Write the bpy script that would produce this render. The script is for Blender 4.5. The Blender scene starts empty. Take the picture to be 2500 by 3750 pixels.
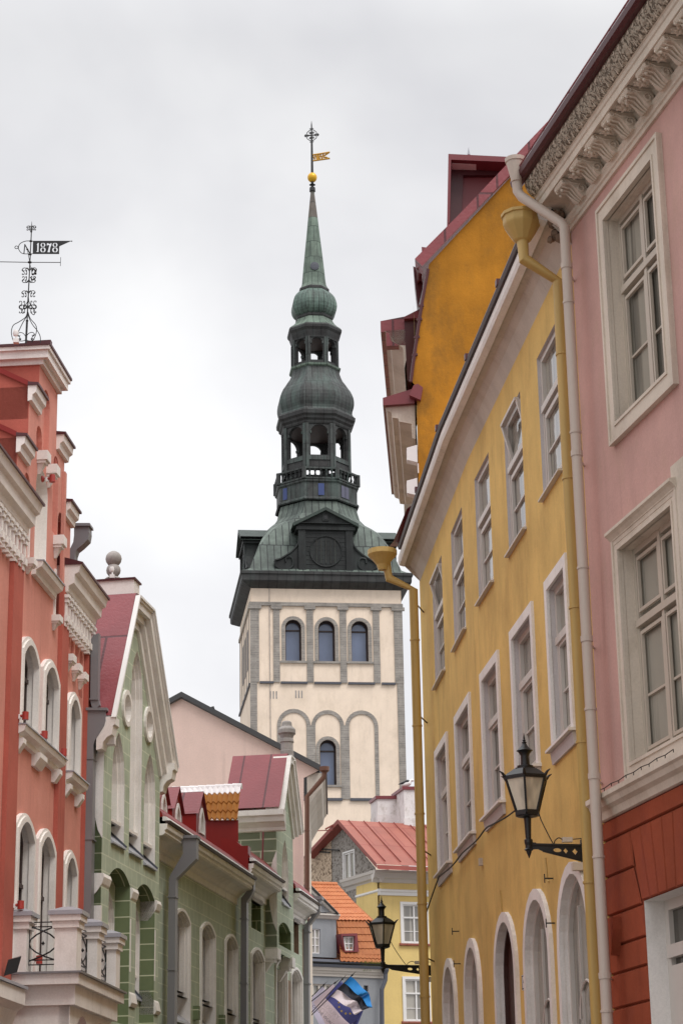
import bpy, math, random
from mathutils import Vector, Matrix
from mathutils.geometry import delaunay_2d_cdt
random.seed(7)
C = bpy.context.scene.collection
R = math.radians
PI = math.pi
CLOUD_LOC = (3.1, .4, 1.7); CLOUD_STR = 1.12 * 2.2; SUN_E = 1.5

# ---------------------------------------------------------------- camera model
FL = 7750.0; CZ = 1.6; TH = R(18.0); RO = R(1.0)
_ct, _st, _cr, _sr = math.cos(TH), math.sin(TH), math.cos(RO), math.sin(RO)
_r0 = Vector((1, 0, 0)); _u0 = Vector((0, -_st, _ct)); FW = Vector((0, _ct, _st))
RT = _r0 * _cr - _u0 * _sr
UP = _r0 * _sr + _u0 * _cr
CAM = Vector((0, 0, CZ))
def ray(px, py):
    return FW + RT * ((px - 1250) / FL) + UP * ((1875 - py) / FL)
def on_depth(px, py, Y):
    r = ray(px, py); return CAM + r * (Y / r.y)

# ---------------------------------------------------------------- materials
M = {}
def _nt(name):
    m = bpy.data.materials.new(name); m.use_nodes = True
    nt = m.node_tree; b = nt.nodes['Principled BSDF']
    return m, nt, b
def N(nt, t, **k):
    n = nt.nodes.new(t)
    for a, v in k.items():
        if a in n.inputs.keys(): n.inputs[a].default_value = v
        else: setattr(n, a, v)
    return n
def ramp(nt, fac, stops):
    r = nt.nodes.new('ShaderNodeValToRGB'); e = r.color_ramp.elements
    while len(e) < len(stops): e.new(0.5)
    for i, (p, c) in enumerate(stops):
        e[i].position = p; e[i].color = (c, c, c, 1) if isinstance(c, (int, float)) else (*c, 1)
    nt.links.new(fac, r.inputs[0]); return r.outputs[0]
def mix(nt, fac, a, b, mode='MIX'):
    n = nt.nodes.new('ShaderNodeMix'); n.data_type = 'RGBA'; n.blend_type = mode
    for sock, v in ((n.inputs[0], fac), (n.inputs[6], a), (n.inputs[7], b)):
        if isinstance(v, (int, float)): sock.default_value = v
        elif isinstance(v, tuple): sock.default_value = (*v, 1)
        else: nt.links.new(v, sock)
    return n.outputs[2]
def noise(nt, scale, detail=5, sc=(1, 1, 1), coord='Object', rough=.55, dist=0):
    tc = nt.nodes.new('ShaderNodeTexCoord'); mp = nt.nodes.new('ShaderNodeMapping')
    mp.inputs['Scale'].default_value = sc
    nt.links.new(tc.outputs[coord], mp.inputs[0])
    n = N(nt, 'ShaderNodeTexNoise', Scale=scale, Detail=detail, Roughness=rough, Distortion=dist)
    nt.links.new(mp.outputs[0], n.inputs['Vector']); return n.outputs[0]
def bump(nt, b, h, strength=.3, dist=.02):
    bp = N(nt, 'ShaderNodeBump', Strength=strength, Distance=dist)
    nt.links.new(h, bp.inputs['Height']); nt.links.new(bp.outputs[0], b.inputs['Normal'])
def plaster(name, col, var=.16, rough=.85, bs=.25, dirt=(.25, .2, .15), dirt_amt=.25, spec=.25, scale=1.0, streak=.7, dth=(.50, .72)):
    m, nt, b = _nt(name)
    dk = tuple(c * (1 - var) for c in col); lt = tuple(min(1, c * (1 + var * .6)) for c in col)
    c1 = mix(nt, ramp(nt, noise(nt, .9 * scale, 6), [(.35, 0), (.65, 1)]), dk, lt)
    st = ramp(nt, noise(nt, 3.0 * scale, 5, (1, 1, .12)), [(.5, 0), (.85, streak)])
    c2 = mix(nt, st, c1, tuple(c * (1 - var * 1.8) for c in col))
    d = ramp(nt, noise(nt, 1.7 * scale, 9, (1, 1, .55), rough=.74), [(dth[0], 0), (dth[1], dirt_amt)])
    c3 = mix(nt, d, c2, dirt)
    sk = ramp(nt, noise(nt, 6.5 * scale, 6, (1, 1, .05), rough=.6), [(.56, 0), (.74, .45)])
    lg = ramp(nt, noise(nt, .6 * scale, 3), [(.45, 0), (.62, 1)])
    c3 = mix(nt, mix(nt, 1.0, sk, lg, 'MULTIPLY'), c3, tuple(c * .45 for c in col))
    fine = ramp(nt, noise(nt, 38, 4, rough=.8), [(.40, .95), (.60, 1.03)])
    c3 = mix(nt, 1.0, c3, fine, 'MULTIPLY')
    nt.links.new(c3, b.inputs['Base Color'])
    b.inputs['Roughness'].default_value = rough; b.inputs['Specular IOR Level'].default_value = spec
    bump(nt, b, noise(nt, 14, 8, rough=.7), bs, .02)
    M[name] = m; return m
def paint(name, col, rough=.45, var=.08, metal=0, spec=.5, bs=.05):
    m, nt, b = _nt(name)
    c1 = mix(nt, noise(nt, 2.2, 6, (1, 1, .5)), tuple(c * (1 - var) for c in col), tuple(min(1, c * (1 + var)) for c in col))
    sp = ramp(nt, noise(nt, 9, 8, rough=.75), [(.62, 0), (.75, .25)])
    c2 = mix(nt, sp, c1, tuple(c * .55 for c in col))
    nt.links.new(c2, b.inputs['Base Color'])
    b.inputs['Roughness'].default_value = rough; b.inputs['Metallic'].default_value = metal
    b.inputs['Specular IOR Level'].default_value = spec
    bump(nt, b, noise(nt, 6, 4), bs, .02)
    M[name] = m; return m
def brickmat(name, c1, c2, mortar, bw, bh, ms, rough=.8, smooth=.1, var=.15, bs=.3, offset=.5, freq=2, metal=0, spec=.3, dirt=None, mbump=-1):
    m, nt, b = _nt(name)
    tc = nt.nodes.new('ShaderNodeTexCoord')
    br = N(nt, 'ShaderNodeTexBrick', offset=offset, offset_frequency=freq)
    br.inputs['Color1'].default_value = (*c1, 1); br.inputs['Color2'].default_value = (*c2, 1)
    br.inputs['Mortar'].default_value = (*mortar, 1)
    br.inputs['Scale'].default_value = 1; br.inputs['Mortar Size'].default_value = ms
    br.inputs['Mortar Smooth'].default_value = smooth; br.inputs['Bias'].default_value = 0
    br.inputs['Brick Width'].default_value = bw; br.inputs['Row Height'].default_value = bh
    nt.links.new(tc.outputs['UV'], br.inputs['Vector'])
    n = noise(nt, 1.3, 8, rough=.65)
    f = ramp(nt, n, [(.3, 1 - var), (.7, 1 + var * .5)])
    c = mix(nt, 1.0, br.outputs['Color'], f, 'MULTIPLY')
    if dirt:
        c = mix(nt, ramp(nt, noise(nt, dirt[1], 8, dirt[3], rough=.7), [(.48, 0), (.68, dirt[2])]), c, dirt[0])
    nt.links.new(c, b.inputs['Base Color'])
    b.inputs['Roughness'].default_value = rough; b.inputs['Metallic'].default_value = metal
    b.inputs['Specular IOR Level'].default_value = spec
    ad = nt.nodes.new('ShaderNodeMath'); ad.operation = 'MULTIPLY_ADD'
    nt.links.new(br.outputs['Fac'], ad.inputs[0]); ad.inputs[1].default_value = mbump
    nt.links.new(noise(nt, 18, 6), ad.inputs[2]); bump(nt, b, ad.outputs[0], bs, .015)
    M[name] = m; return m
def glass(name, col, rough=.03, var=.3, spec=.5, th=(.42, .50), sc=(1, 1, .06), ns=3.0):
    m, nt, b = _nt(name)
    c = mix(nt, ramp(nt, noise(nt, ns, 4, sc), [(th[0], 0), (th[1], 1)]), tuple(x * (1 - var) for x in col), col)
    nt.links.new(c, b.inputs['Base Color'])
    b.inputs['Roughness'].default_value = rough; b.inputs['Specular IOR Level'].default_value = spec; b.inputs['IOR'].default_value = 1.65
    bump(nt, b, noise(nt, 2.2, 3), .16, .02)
    M[name] = m; return m

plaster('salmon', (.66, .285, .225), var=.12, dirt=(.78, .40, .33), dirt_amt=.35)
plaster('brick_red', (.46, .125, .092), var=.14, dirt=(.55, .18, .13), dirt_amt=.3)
plaster('white_trim', (.86, .82, .78), var=.07, rough=.7, bs=.1, dirt=(.42, .36, .28), dirt_amt=.3, scale=1.2)
plaster('cream_trim', (.70, .61, .51), var=.10, rough=.7, bs=.12, dirt=(.36, .28, .19), dirt_amt=.5)
plaster('yellow_wall', (.74, .50, .165), var=.13, dirt=(.48, .29, .09), dirt_amt=.6, bs=.15)
plaster('ochre_wall', (.47, .205, .018), var=.28, dirt=(.11, .07, .025), dirt_amt=.65, bs=.35, scale=.8, dth=(.47, .72))
plaster('pink_wall', (.60, .36, .315), var=.12, dirt=(.50, .33, .25), dirt_amt=.6, bs=.2, streak=.6)
plaster('orange_base', (.33, .072, .032), var=.2, dirt=(.22, .05, .035), dirt_amt=.7, bs=.3)
plaster('gable_pink', (.80, .60, .53), var=.05, dirt=(.6, .45, .38), dirt_amt=.15, bs=.08)
plaster('church_wall', (.90, .75, .61), var=.06, dirt=(.52, .42, .31), dirt_amt=.35, bs=.6, scale=.6)
plaster('soffit_tan', (.60, .54, .47), var=.12, dirt=(.3, .2, .12), dirt_amt=.3, bs=.05)
plaster('grey_reveal', (.60, .56, .55), var=.08, dirt=(.4, .36, .32), dirt_amt=.2, bs=.08)
plaster('stone_grey', (.40, .37, .35), var=.2, dirt=(.2, .19, .17), dirt_amt=.7, bs=.4, scale=3)
plaster('old_brown', (.30, .21, .15), var=.2, dirt=(.1, .08, .05), dirt_amt=.7, bs=.5, scale=3)
plaster('yellow_far', (.78, .58, .23), var=.06, dirt=(.6, .45, .2), dirt_amt=.3, bs=.1)
plaster('blue_grey', (.30, .31, .33), var=.08, dirt=(.22, .22, .24), dirt_amt=.3, bs=.2)
plaster('olive_shaded', (.30, .22, .05), var=.15, dirt=(.2, .15, .05), dirt_amt=.4)  # olive tone holds the recess shading of the street wall
plaster('chimney_white', (.80, .77, .76), var=.06, dirt=(.25, .2, .13), dirt_amt=.8, bs=.5, scale=1.3)
plaster('street', (.20, .19, .18), var=.2)
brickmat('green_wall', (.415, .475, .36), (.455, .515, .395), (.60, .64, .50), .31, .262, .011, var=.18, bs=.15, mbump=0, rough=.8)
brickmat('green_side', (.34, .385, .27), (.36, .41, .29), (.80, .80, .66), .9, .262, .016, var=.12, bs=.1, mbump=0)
brickmat('green_shaded', (.165, .205, .105), (.18, .225, .12), (.58, .60, .42), .9, .262, .010, var=.15, bs=.1, mbump=0)  # darker copy of the green wall: shade of returns and recesses in its colour
brickmat('limestone', (.34, .315, .29), (.26, .24, .225), (.42, .38, .33), .9, .16, .018, var=.3, bs=.5)
brickmat('copper', (.052, .054, .053), (.078, .088, .085), (.018, .02, .02), .55, 3.1, .035, var=.45, bs=.4, rough=.6, spec=.3, dirt=((.12, .175, .155), .5, .55, (1, 1, .3)), offset=.3)
brickmat('copper_bulb', (.11, .165, .14), (.15, .215, .18), (.03, .035, .03), .5, 3.0, .03, var=.4, bs=.3, rough=.55, dirt=((.028, .03, .028), .9, .9, (1, 1, .35)))
brickmat('copper_bronze', (.13, .11, .095), (.17, .14, .115), (.04, .04, .035), .6, 1.7, .03, var=.3, bs=.3, rough=.5, dirt=((.12, .17, .14), .3, .7, (1, 1, .4)))
brickmat('copper_dark', (.042, .041, .041), (.052, .052, .052), (.018, .02, .02), .8, 2.2, .035, var=.4, bs=.3, rough=.6, spec=.3, dirt=((.08, .10, .095), .5, .4, (1, 1, .2)))
brickmat('copper_green', (.15, .205, .165), (.19, .25, .20), (.05, .07, .06), .6, 1.7, .03, var=.35, bs=.3, rough=.6, spec=.3, dirt=((.05, .055, .05), .25, .7, (1, 1, .4)))
brickmat('copper_dome', (.095, .118, .105), (.165, .205, .175), (.025, .03, .03), .62, 3.6, .045, var=.4, bs=.3, rough=.6, spec=.3, dirt=((.040, .043, .042), .16, .95, (1, 1, .6)), offset=.35)
brickmat('maroon_roof', (.255, .052, .060), (.28, .060, .068), (.10, .02, .025), .62, 1.9, .022, var=.15, bs=.5, rough=.35, spec=.5, offset=.4)
brickmat('red_roof', (.33, .108, .078), (.37, .125, .09), (.28, .07, .055), .62, 1.7, .022, var=.15, bs=.5, rough=.5, offset=.4)
paint('deep_red', (.24, .014, .010), rough=.42, var=.2, spec=.35)
paint('maroon', (.19, .035, .042), rough=.38)
paint('maroon_dark', (.075, .014, .018), rough=.4)
paint('brown_edge', (.05, .026, .022), rough=.5)
paint('black_metal', (.012, .012, .013), rough=.4, var=.3)
paint('grey_pipe', (.20, .195, .205), rough=.45, spec=.6)
paint('zinc', (.36, .37, .41), rough=.35, spec=.7)
paint('cream_pipe', (.55, .46, .39), rough=.5)
paint('yellow_pipe', (.50, .33, .10), rough=.5, var=.14)
paint('yellow_pipe_dark', (.52, .35, .11), rough=.5, var=.14)
paint('copper_brown', (.16, .075, .05), rough=.4, metal=.3)
paint('frame_white', (.60, .55, .50), rough=.45)
paint('frame_cream', (.52, .45, .37), rough=.5, var=.15)
paint('frame_brown', (.05, .03, .027), rough=.5)
paint('dark_roof', (.055, .055, .058), rough=.55)
paint('gold', (.75, .42, .02), rough=.35, metal=.25)
paint('gold_leaf', (.50, .26, .03), rough=.4, metal=.3)
paint('fixture_red', (.42, .05, .04), rough=.4)
paint('fixture_white', (.80, .78, .76), rough=.4)
paint('white_tile', (.82, .78, .78), rough=.4)
paint('door_dark', (.05, .013, .008), rough=.5)
paint('slate', (.075, .08, .10), rough=.5)
paint('cable_black', (.02, .018, .016), rough=.6)
paint('cloth_blue', (.012, .19, .50), rough=.8); paint('cloth_black', (.017, .018, .028), rough=.8)
paint('cloth_white', (.70, .62, .66), rough=.85); paint('cloth_pink', (.66, .55, .60), rough=.85)
paint('cloth_lilac', (.58, .56, .70), rough=.85)
paint('cloth_navy', (.075, .08, .27), rough=.8); paint('star_yellow', (.72, .55, .03), rough=.6)
paint('ink', (.07, .07, .10), rough=.8); paint('ink_pale', (.50, .42, .44), rough=.8)
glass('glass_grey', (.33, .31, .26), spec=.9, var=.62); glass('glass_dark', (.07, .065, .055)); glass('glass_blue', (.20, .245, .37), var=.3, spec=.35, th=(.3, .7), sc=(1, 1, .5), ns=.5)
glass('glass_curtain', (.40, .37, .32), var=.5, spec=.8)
paint('patch_blue', (.035, .06, .19), rough=.5); paint('patch_violet', (.10, .10, .15), rough=.5)
glass('lamp_glass', (.75, .68, .54), rough=.35, var=.35)
def tile_mat(name, a, b_, c):
    m, nt, b = _nt(name)
    c1 = mix(nt, ramp(nt, noise(nt, 3.2, 6, rough=.7), [(.35, 0), (.65, 1)]), a, b_)
    c2 = mix(nt, ramp(nt, noise(nt, 7, 8, rough=.7), [(.58, 0), (.74, .8)]), c1, c)
    nt.links.new(c2, b.inputs['Base Color']); b.inputs['Roughness'].default_value = .75
    bump(nt, b, noise(nt, 25, 4), .2, .01); M[name] = m
tile_mat('tile_orange', (.46, .145, .055), (.54, .20, .08), (.20, .07, .035))
tile_mat('tile_rust', (.33, .105, .035), (.40, .145, .05), (.09, .055, .02))
tile_mat('tile_brown', (.34, .125, .016), (.40, .17, .03), (.10, .06, .02))
def roughcast(name, a, b_):
    m, nt, b = _nt(name)
    n = noise(nt, 9, 3, rough=.6)
    c = mix(nt, ramp(nt, n, [(.36, 0), (.50, 1)]), b_, a)
    nt.links.new(c, b.inputs['Base Color']); b.inputs['Roughness'].default_value = .95
    bump(nt, b, n, 1.0, .08); M[name] = m
roughcast('roughcast_tan', (.55, .42, .30), (.15, .10, .06))
roughcast('roughcast_grey', (.32, .29, .26), (.13, .11, .09))
def frieze_mat():
    m, nt, b = _nt('frieze')
    n = noise(nt, 22, 3, dist=1.2)
    c = mix(nt, ramp(nt, n, [(.42, 0), (.55, 1)]), (.13, .10, .07), (.50, .43, .34))  # crevice shade between the leaves is put into the colour
    nt.links.new(c, b.inputs['Base Color']); b.inputs['Roughness'].default_value = .85
    bump(nt, b, n, 1.0, .03); M['frieze'] = m
frieze_mat()
def grass_mat():
    m, nt, b = _nt('grass')
    c = mix(nt, noise(nt, 8, 3), (.08, .12, .02), (.25, .24, .06)); nt.links.new(c, b.inputs['Base Color']); M['grass'] = m
grass_mat()

# ---------------------------------------------------------------- mesh builder
class MB:
    def __init__(s): s.v = []; s.f = []; s.uv = []; s.has = False
    def face(s, pts, uv=None):
        i = len(s.v); s.v += [tuple(p) for p in pts]; s.f.append(tuple(range(i, i + len(pts))))
        s.uv.append(uv); s.has = s.has or uv is not None
    def mesh(s, vs, fs):
        i = len(s.v); s.v += [tuple(p) for p in vs]
        for f in fs: s.f.append(tuple(i + k for k in f)); s.uv.append(None)
    def box(s, o, a, b, c):
        o, a, b, c = map(Vector, (o, a, b, c))
        v = [o, o + a, o + a + b, o + b, o + c, o + a + c, o + a + b + c, o + b + c]
        s.mesh(v, [(0, 3, 2, 1), (4, 5, 6, 7), (0, 1, 5, 4), (1, 2, 6, 5), (2, 3, 7, 6), (3, 0, 4, 7)])
    def cut(s): s.marks = getattr(s, 'marks', [0]); s.marks.append(len(s.f))
    def bar(s, a, b, w, h=None):
        h = h or w; a, b = Vector(a), Vector(b); d = (b - a)
        if d.length < 1e-6: return
        dn = d.normalized(); u = dn.cross(Vector((0, 0, 1)))
        if u.length < .05: u = Vector((1, 0, 0))
        u.normalize(); w2 = dn.cross(u)
        s.box(a - u * w / 2 - w2 * h / 2, u * w, w2 * h, d)
    def tube(s, path, r, n=8, cap=True):
        P = [Vector(p) for p in path]; k = len(P)
        if k < 2: return
        rr = r if isinstance(r, (list, tuple)) else [r] * k
        t = [(P[min(i + 1, k - 1)] - P[max(i - 1, 0)]).normalized() for i in range(k)]
        u = t[0].orthogonal().normalized(); vs = []
        for i in range(k):
            u = (u - t[i] * u.dot(t[i]))
            u = u.normalized() if u.length > 1e-6 else t[i].orthogonal().normalized()
            w = t[i].cross(u)
            for j in range(n):
                a = 2 * PI * j / n; vs.append(P[i] + (u * math.cos(a) + w * math.sin(a)) * rr[i])
        fs = [(i * n + j, i * n + (j + 1) % n, (i + 1) * n + (j + 1) % n, (i + 1) * n + j) for i in range(k - 1) for j in range(n)]
        if cap: fs += [tuple(range(n))[::-1], tuple((k - 1) * n + j for j in range(n))]
        s.mesh(vs, fs)
    def pipe(s, path, r, n=12):      # mitred pipe with sharp bends
        s.tube(path, r, n)
    def lathe(s, c, prof, n=16, a0=0, sq=None, axis=None):
        c = Vector(c); vs = []
        Z = Vector(axis).normalized() if axis else Vector((0, 0, 1)); X = Z.orthogonal().normalized() if axis else Vector((1, 0, 0)); Yv = Z.cross(X)
        for r, z in prof:
            for j in range(n):
                a = a0 + 2 * PI * j / n; vs.append(c + (X * math.cos(a) + Yv * math.sin(a)) * r + Z * z)
        k = len(prof)
        fs = [(i * n + j, i * n + (j + 1) % n, (i + 1) * n + (j + 1) % n, (i + 1) * n + j) for i in range(k - 1) for j in range(n)]
        fs += [tuple(range(n))[::-1], tuple((k - 1) * n + j for j in range(n))]
        s.mesh(vs, fs)
    def build(s, name, mat, parent=None, smooth=False):
        me = bpy.data.meshes.new(name); me.from_pydata(s.v, [], s.f)
        if s.has:
            ul = me.uv_layers.new(name='UVMap'); k = 0
            for f, u in zip(s.f, s.uv):
                for j in range(len(f)):
                    if u is not None: ul.data[k].uv = u[j]
                    k += 1
        me.materials.append(M[mat] if isinstance(mat, str) else mat)
        if smooth:
            for p in me.polygons: p.use_smooth = True
        me.validate(); me.update()
        o = bpy.data.objects.new(name, me); C.objects.link(o)
        if smooth:
            try: me.set_sharp_from_angle(angle=R(35))
            except Exception: pass
        if parent is not None: adopt(o, parent)
        return o
def each(mb, name, mat, parent=None, smooth=False):
    """one object per piece between cut() marks"""
    mk = getattr(mb, 'marks', [0]); mk = sorted(set(mk + [len(mb.f)])); out = []
    for a, b in zip(mk, mk[1:]):
        m2 = MB(); ids = {}
        for f, u in zip(mb.f[a:b], mb.uv[a:b]):
            g = []
            for k in f:
                if k not in ids: ids[k] = len(m2.v); m2.v.append(mb.v[k])
                g.append(ids[k])
            m2.f.append(tuple(g)); m2.uv.append(u); m2.has = m2.has or u is not None
        out.append(m2.build(name, mat, parent, smooth))
    return out
def world_of(o):
    m = o.matrix_basis.copy()
    if o.parent is not None: m = world_of(o.parent) @ o.matrix_parent_inverse @ m
    return m
def adopt(o, parent):
    o.parent = parent; o.matrix_parent_inverse = world_of(parent).inverted()
def tag(o, label=None, cat=None, group=None, kind=None):
    if label: o['label'] = label
    if cat: o['category'] = cat
    if group: o['group'] = group
    if kind: o['kind'] = kind
    return o
def empty(name, loc, label, cat, group=None):
    o = bpy.data.objects.new(name, None); C.objects.link(o); o.location = loc
    o.empty_display_size = .2
    return tag(o, label, cat, group)

# ---------------------------------------------------------------- facades
class Fac:
    """a vertical wall surface standing on a plan line: s along it, z up, o outwards"""
    def __init__(f, pts, side):
        f.p = [Vector((a, b, 0)) for a, b in pts]; f.side = side; f.L = [0]; f.d = []; f.n = []
        for a, b in zip(f.p, f.p[1:]):
            d = b - a; f.L.append(f.L[-1] + d.length); d.normalize(); f.d.append(d)
            f.n.append(Vector((d.y * side, -d.x * side, 0)))
    def P(f, s, z, o=0.0):
        i = 0
        while i < len(f.d) - 1 and s > f.L[i + 1] + 1e-5: i += 1
        n = f.n[i]
        if i < len(f.d) - 1 and abs(s - f.L[i + 1]) < 1e-4: n = (f.n[i] + f.n[i + 1]).normalized()
        q = f.p[i] + f.d[i] * (s - f.L[i]) + n * o
        return Vector((q.x, q.y, z))
    def uv(f, px, py, o=0.0):
        r = ray(px, py); best = None; k = len(f.d)
        for i in range(k):
            a = f.p[i] + f.n[i] * o; d = f.d[i]
            det = r.x * (-d.y) + d.x * r.y
            t = (a.x * (-d.y) + d.x * a.y) / det; u = (r.x * a.y - r.y * a.x) / det
            err = max(0, -u) if i > 0 else 0
            if i < k - 1: err = max(err, u - (f.L[i + 1] - f.L[i]))
            if best is None or err < best[0]: best = (err, f.L[i] + u, CZ + t * r.z)
        return best[1], best[2]
    def W(f, px, py, o=0.0, do=0.0):
        s, z = f.uv(px, py, o); return f.P(s, z, o + do)
    def poly(f, px, o=0.0): return [f.uv(x, y, o) for x, y in px]
    def brk(f, s0, s1):
        a, b = min(s0, s1), max(s0, s1); return [x for x in f.L[1:-1] if a + 1e-3 < x < b - 1e-3]
    # sheet with holes
    def plate(f, mb, outer, holes=(), o=0.0):
        vs = []; es = []
        for lp in [outer] + list(holes):
            i = len(vs); vs += [Vector(p) for p in lp]; es += [(i + k, i + (k + 1) % len(lp)) for k in range(len(lp))]
        zs = [p[1] for p in outer]; ss = [p[0] for p in outer]
        for x in f.brk(min(ss), max(ss)):
            i = len(vs); vs += [Vector((x, min(zs) - .5)), Vector((x, max(zs) + .5))]; es.append((i, i + 1))
        rv, _, rf, *_ = delaunay_2d_cdt(vs, es, [], 0, 1e-5)
        for t in rf:
            c = sum((rv[k] for k in t), Vector((0, 0))) / len(t)
            if not inside(c, outer) or any(inside(c, h) for h in holes): continue
            mb.face([f.P(rv[k].x, rv[k].y, o) for k in t], [(rv[k].x, rv[k].y) for k in t])
    def sides(f, mb, loop, o0, o1):
        n = len(loop); per = 0
        for k in range(n):
            a, b = loop[k], loop[(k + 1) % n]
            cuts = [0] + sorted(((x - a[0]) / (b[0] - a[0]) for x in f.brk(a[0], b[0]))) + [1] if abs(b[0] - a[0]) > 1e-6 else [0, 1]
            for c0, c1 in zip(cuts, cuts[1:]):
                p = (a[0] + (b[0] - a[0]) * c0, a[1] + (b[1] - a[1]) * c0); q = (a[0] + (b[0] - a[0]) * c1, a[1] + (b[1] - a[1]) * c1)
                vert = abs(p[0] - q[0]) < abs(p[1] - q[1])
                if vert: uv = [(o0, p[1]), (o0, q[1]), (o1, q[1]), (o1, p[1])]
                else: uv = [(p[0], o0), (q[0], o0), (q[0], o1), (p[0], o1)]
                mb.face([f.P(*p, o0), f.P(*q, o0), f.P(*q, o1), f.P(*p, o1)], uv)
    def prism(f, mb, loop, o0, o1, back=True):
        f.plate(mb, loop, (), o1)
        if back: f.plate(mb, loop, (), o0)
        f.sides(mb, loop, o1, o0)
    def box(f, mb, s0, s1, z0, z1, o0, o1):
        f.prism(mb, [(s0, z0), (s1, z0), (s1, z1), (s0, z1)], o0, o1)
    def ring(f, mb, outer, inner, o0, o1):
        n = len(outer)
        for k in range(n):
            a, b = outer[k], outer[(k + 1) % n]; c, d = inner[(k + 1) % n], inner[k]
            mb.face([f.P(*a, o1), f.P(*b, o1), f.P(*c, o1), f.P(*d, o1)], [a, b, c, d])
        f.sides(mb, outer, o1, o0); f.sides(mb, inner, o1, o0)
    def sweep(f, mb, prof, s0, s1, cap=True, bx=0.0):
        S = [s0] + sorted(f.brk(s0, s1), reverse=s1 < s0) + [s1]
        for a, b in zip(S, S[1:]):
            L = 0
            for (o0, z0), (o1, z1) in zip(prof, prof[1:]):
                l = math.hypot(o1 - o0, z1 - z0)
                mb.face([f.P(a, z0, o0), f.P(b, z0, o0), f.P(b, z1, o1), f.P(a, z1, o1)], [(a, L), (b, L), (b, L + l), (a, L + l)]); L += l
        if cap:
            for a in (s0, s1): mb.face([f.P(a, z, o) for o, z in prof], [(o, z) for o, z in prof])
def inside(p, poly):
    c = False; n = len(poly); x, y = p[0], p[1]
    for i in range(n):
        x0, y0 = poly[i]; x1, y1 = poly[i - 1]
        if (y0 > y) != (y1 > y) and x < (x1 - x0) * (y - y0) / (y1 - y0) + x0: c = not c
    return c
def rect(s0, s1, z0, z1): return [(s0, z0), (s1, z0), (s1, z1), (s0, z1)]
def arch(s0, s1, z0, zs, rise, kind='round', n=12):
    """opening from z0, springing at zs, crown at zs+rise"""
    w = (s1 - s0) / 2; c = (s0 + s1) / 2; top = []
    for i in range(n + 1):
        t = i / n
        if kind == 'round': a = PI * t; x, z = c + w * math.cos(a), zs + rise * math.sin(a)
        elif kind == 'seg': x = s1 + (s0 - s1) * t; z = zs + rise * (1 - (2 * t - 1) ** 2)
        else:
            x = s1 + (s0 - s1) * t; u = abs(2 * t - 1); z = zs + rise * math.sqrt(max(0, 4 - (u + 1) ** 2)) / 1.7321
        top.append((x, z))
    return [(s0, z0), (s1, z0)] + top
def inset(fn, t, b=None):
    """fn = ('rect',s0,s1,z0,z1) or ('arch',s0,s1,z0,zs,rise,kind)"""
    b = t if b is None else b
    if fn[0] == 'rect': return ('rect', fn[1] + t, fn[2] - t, fn[3] + b, fn[4] - t)
    k = fn[5] * (1 - t / ((fn[2] - fn[1]) / 2)) if fn[6] == 'round' else fn[5] * .93
    return ('arch', fn[1] + t, fn[2] - t, fn[3] + b, fn[4] - (t if fn[6] == 'seg' else 0), k, fn[6])
def shp(fn):
    return rect(*fn[1:]) if fn[0] == 'rect' else arch(*fn[1:])
def spiral(c, ax, az, r0, r1, a0, turns, n=18):
    c = Vector(c); out = []
    for i in range(n + 1):
        t = i / n; a = a0 + turns * 2 * PI * t; r = r0 + (r1 - r0) * t
        out.append(c + Vector(ax) * r * math.cos(a) + Vector(az) * r * math.sin(a))
    return out
def curve(pts, n=6):
    """catmull-rom through points"""
    P = [Vector(p) for p in pts]; out = []
    for i in range(len(P) - 1):
        p0, p1, p2, p3 = P[max(i - 1, 0)], P[i], P[i + 1], P[min(i + 2, len(P) - 1)]
        for k in range(n):
            t = k / n; out.append(.5 * ((2 * p1) + (p2 - p0) * t + (2 * p0 - 5 * p1 + 4 * p2 - p3) * t * t + (3 * p1 - p0 - 3 * p2 + p3) * t ** 3))
    return out + [P[-1]]
def text_mesh(body, size, fn, name, mat, parent, depth=.004):
    """lettering: fn maps the text plane (x, y, depth) to the world"""
    cu = bpy.data.curves.new('t', 'FONT'); cu.body = body; cu.size = size; cu.extrude = depth; cu.align_x = 'CENTER'; cu.align_y = 'CENTER'
    ob = bpy.data.objects.new('t', cu); C.objects.link(ob)
    bpy.context.view_layer.update()
    me = bpy.data.meshes.new_from_object(ob.evaluated_get(bpy.context.evaluated_depsgraph_get()))
    bpy.data.objects.remove(ob); bpy.data.curves.remove(cu)
    for v in me.vertices: v.co = fn(v.co.x, v.co.y, v.co.z)
    me.name = name; me.materials.clear(); me.materials.append(M[mat])
    o = bpy.data.objects.new(name, me); C.objects.link(o); adopt(o, parent); return o
def tiles(mb, A, B, D, Cc, nu, nv, amp=.035, step=.03, sub=4):
    """corrugated tile field: A,B top edge, D,Cc bottom edge (A above D)"""
    A, B, D, Cc = map(Vector, (A, B, D, Cc)); nrm = (B - A).cross(D - A).normalized()
    if nrm.z < 0: nrm = -nrm
    for j in range(nv):
        for i in range(nu * sub):
            q = []
            for (ii, jj, low) in ((i, j, 0), (i + 1, j, 0), (i + 1, j + 1, 1), (i, j + 1, 1)):
                u = ii / (nu * sub); v = (jj + (.12 if low else 0)) / nv
                p = (A.lerp(B, u)).lerp(D.lerp(Cc, u), min(v, 1))
                q.append(p + nrm * (amp * (.5 + .5 * math.cos(2 * PI * ii / sub)) + (step if low else 0)))
            mb.face(q)
            q2 = [q[3], q[2], q[2] - nrm * step, q[3] - nrm * step]; mb.face(q2)

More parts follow.
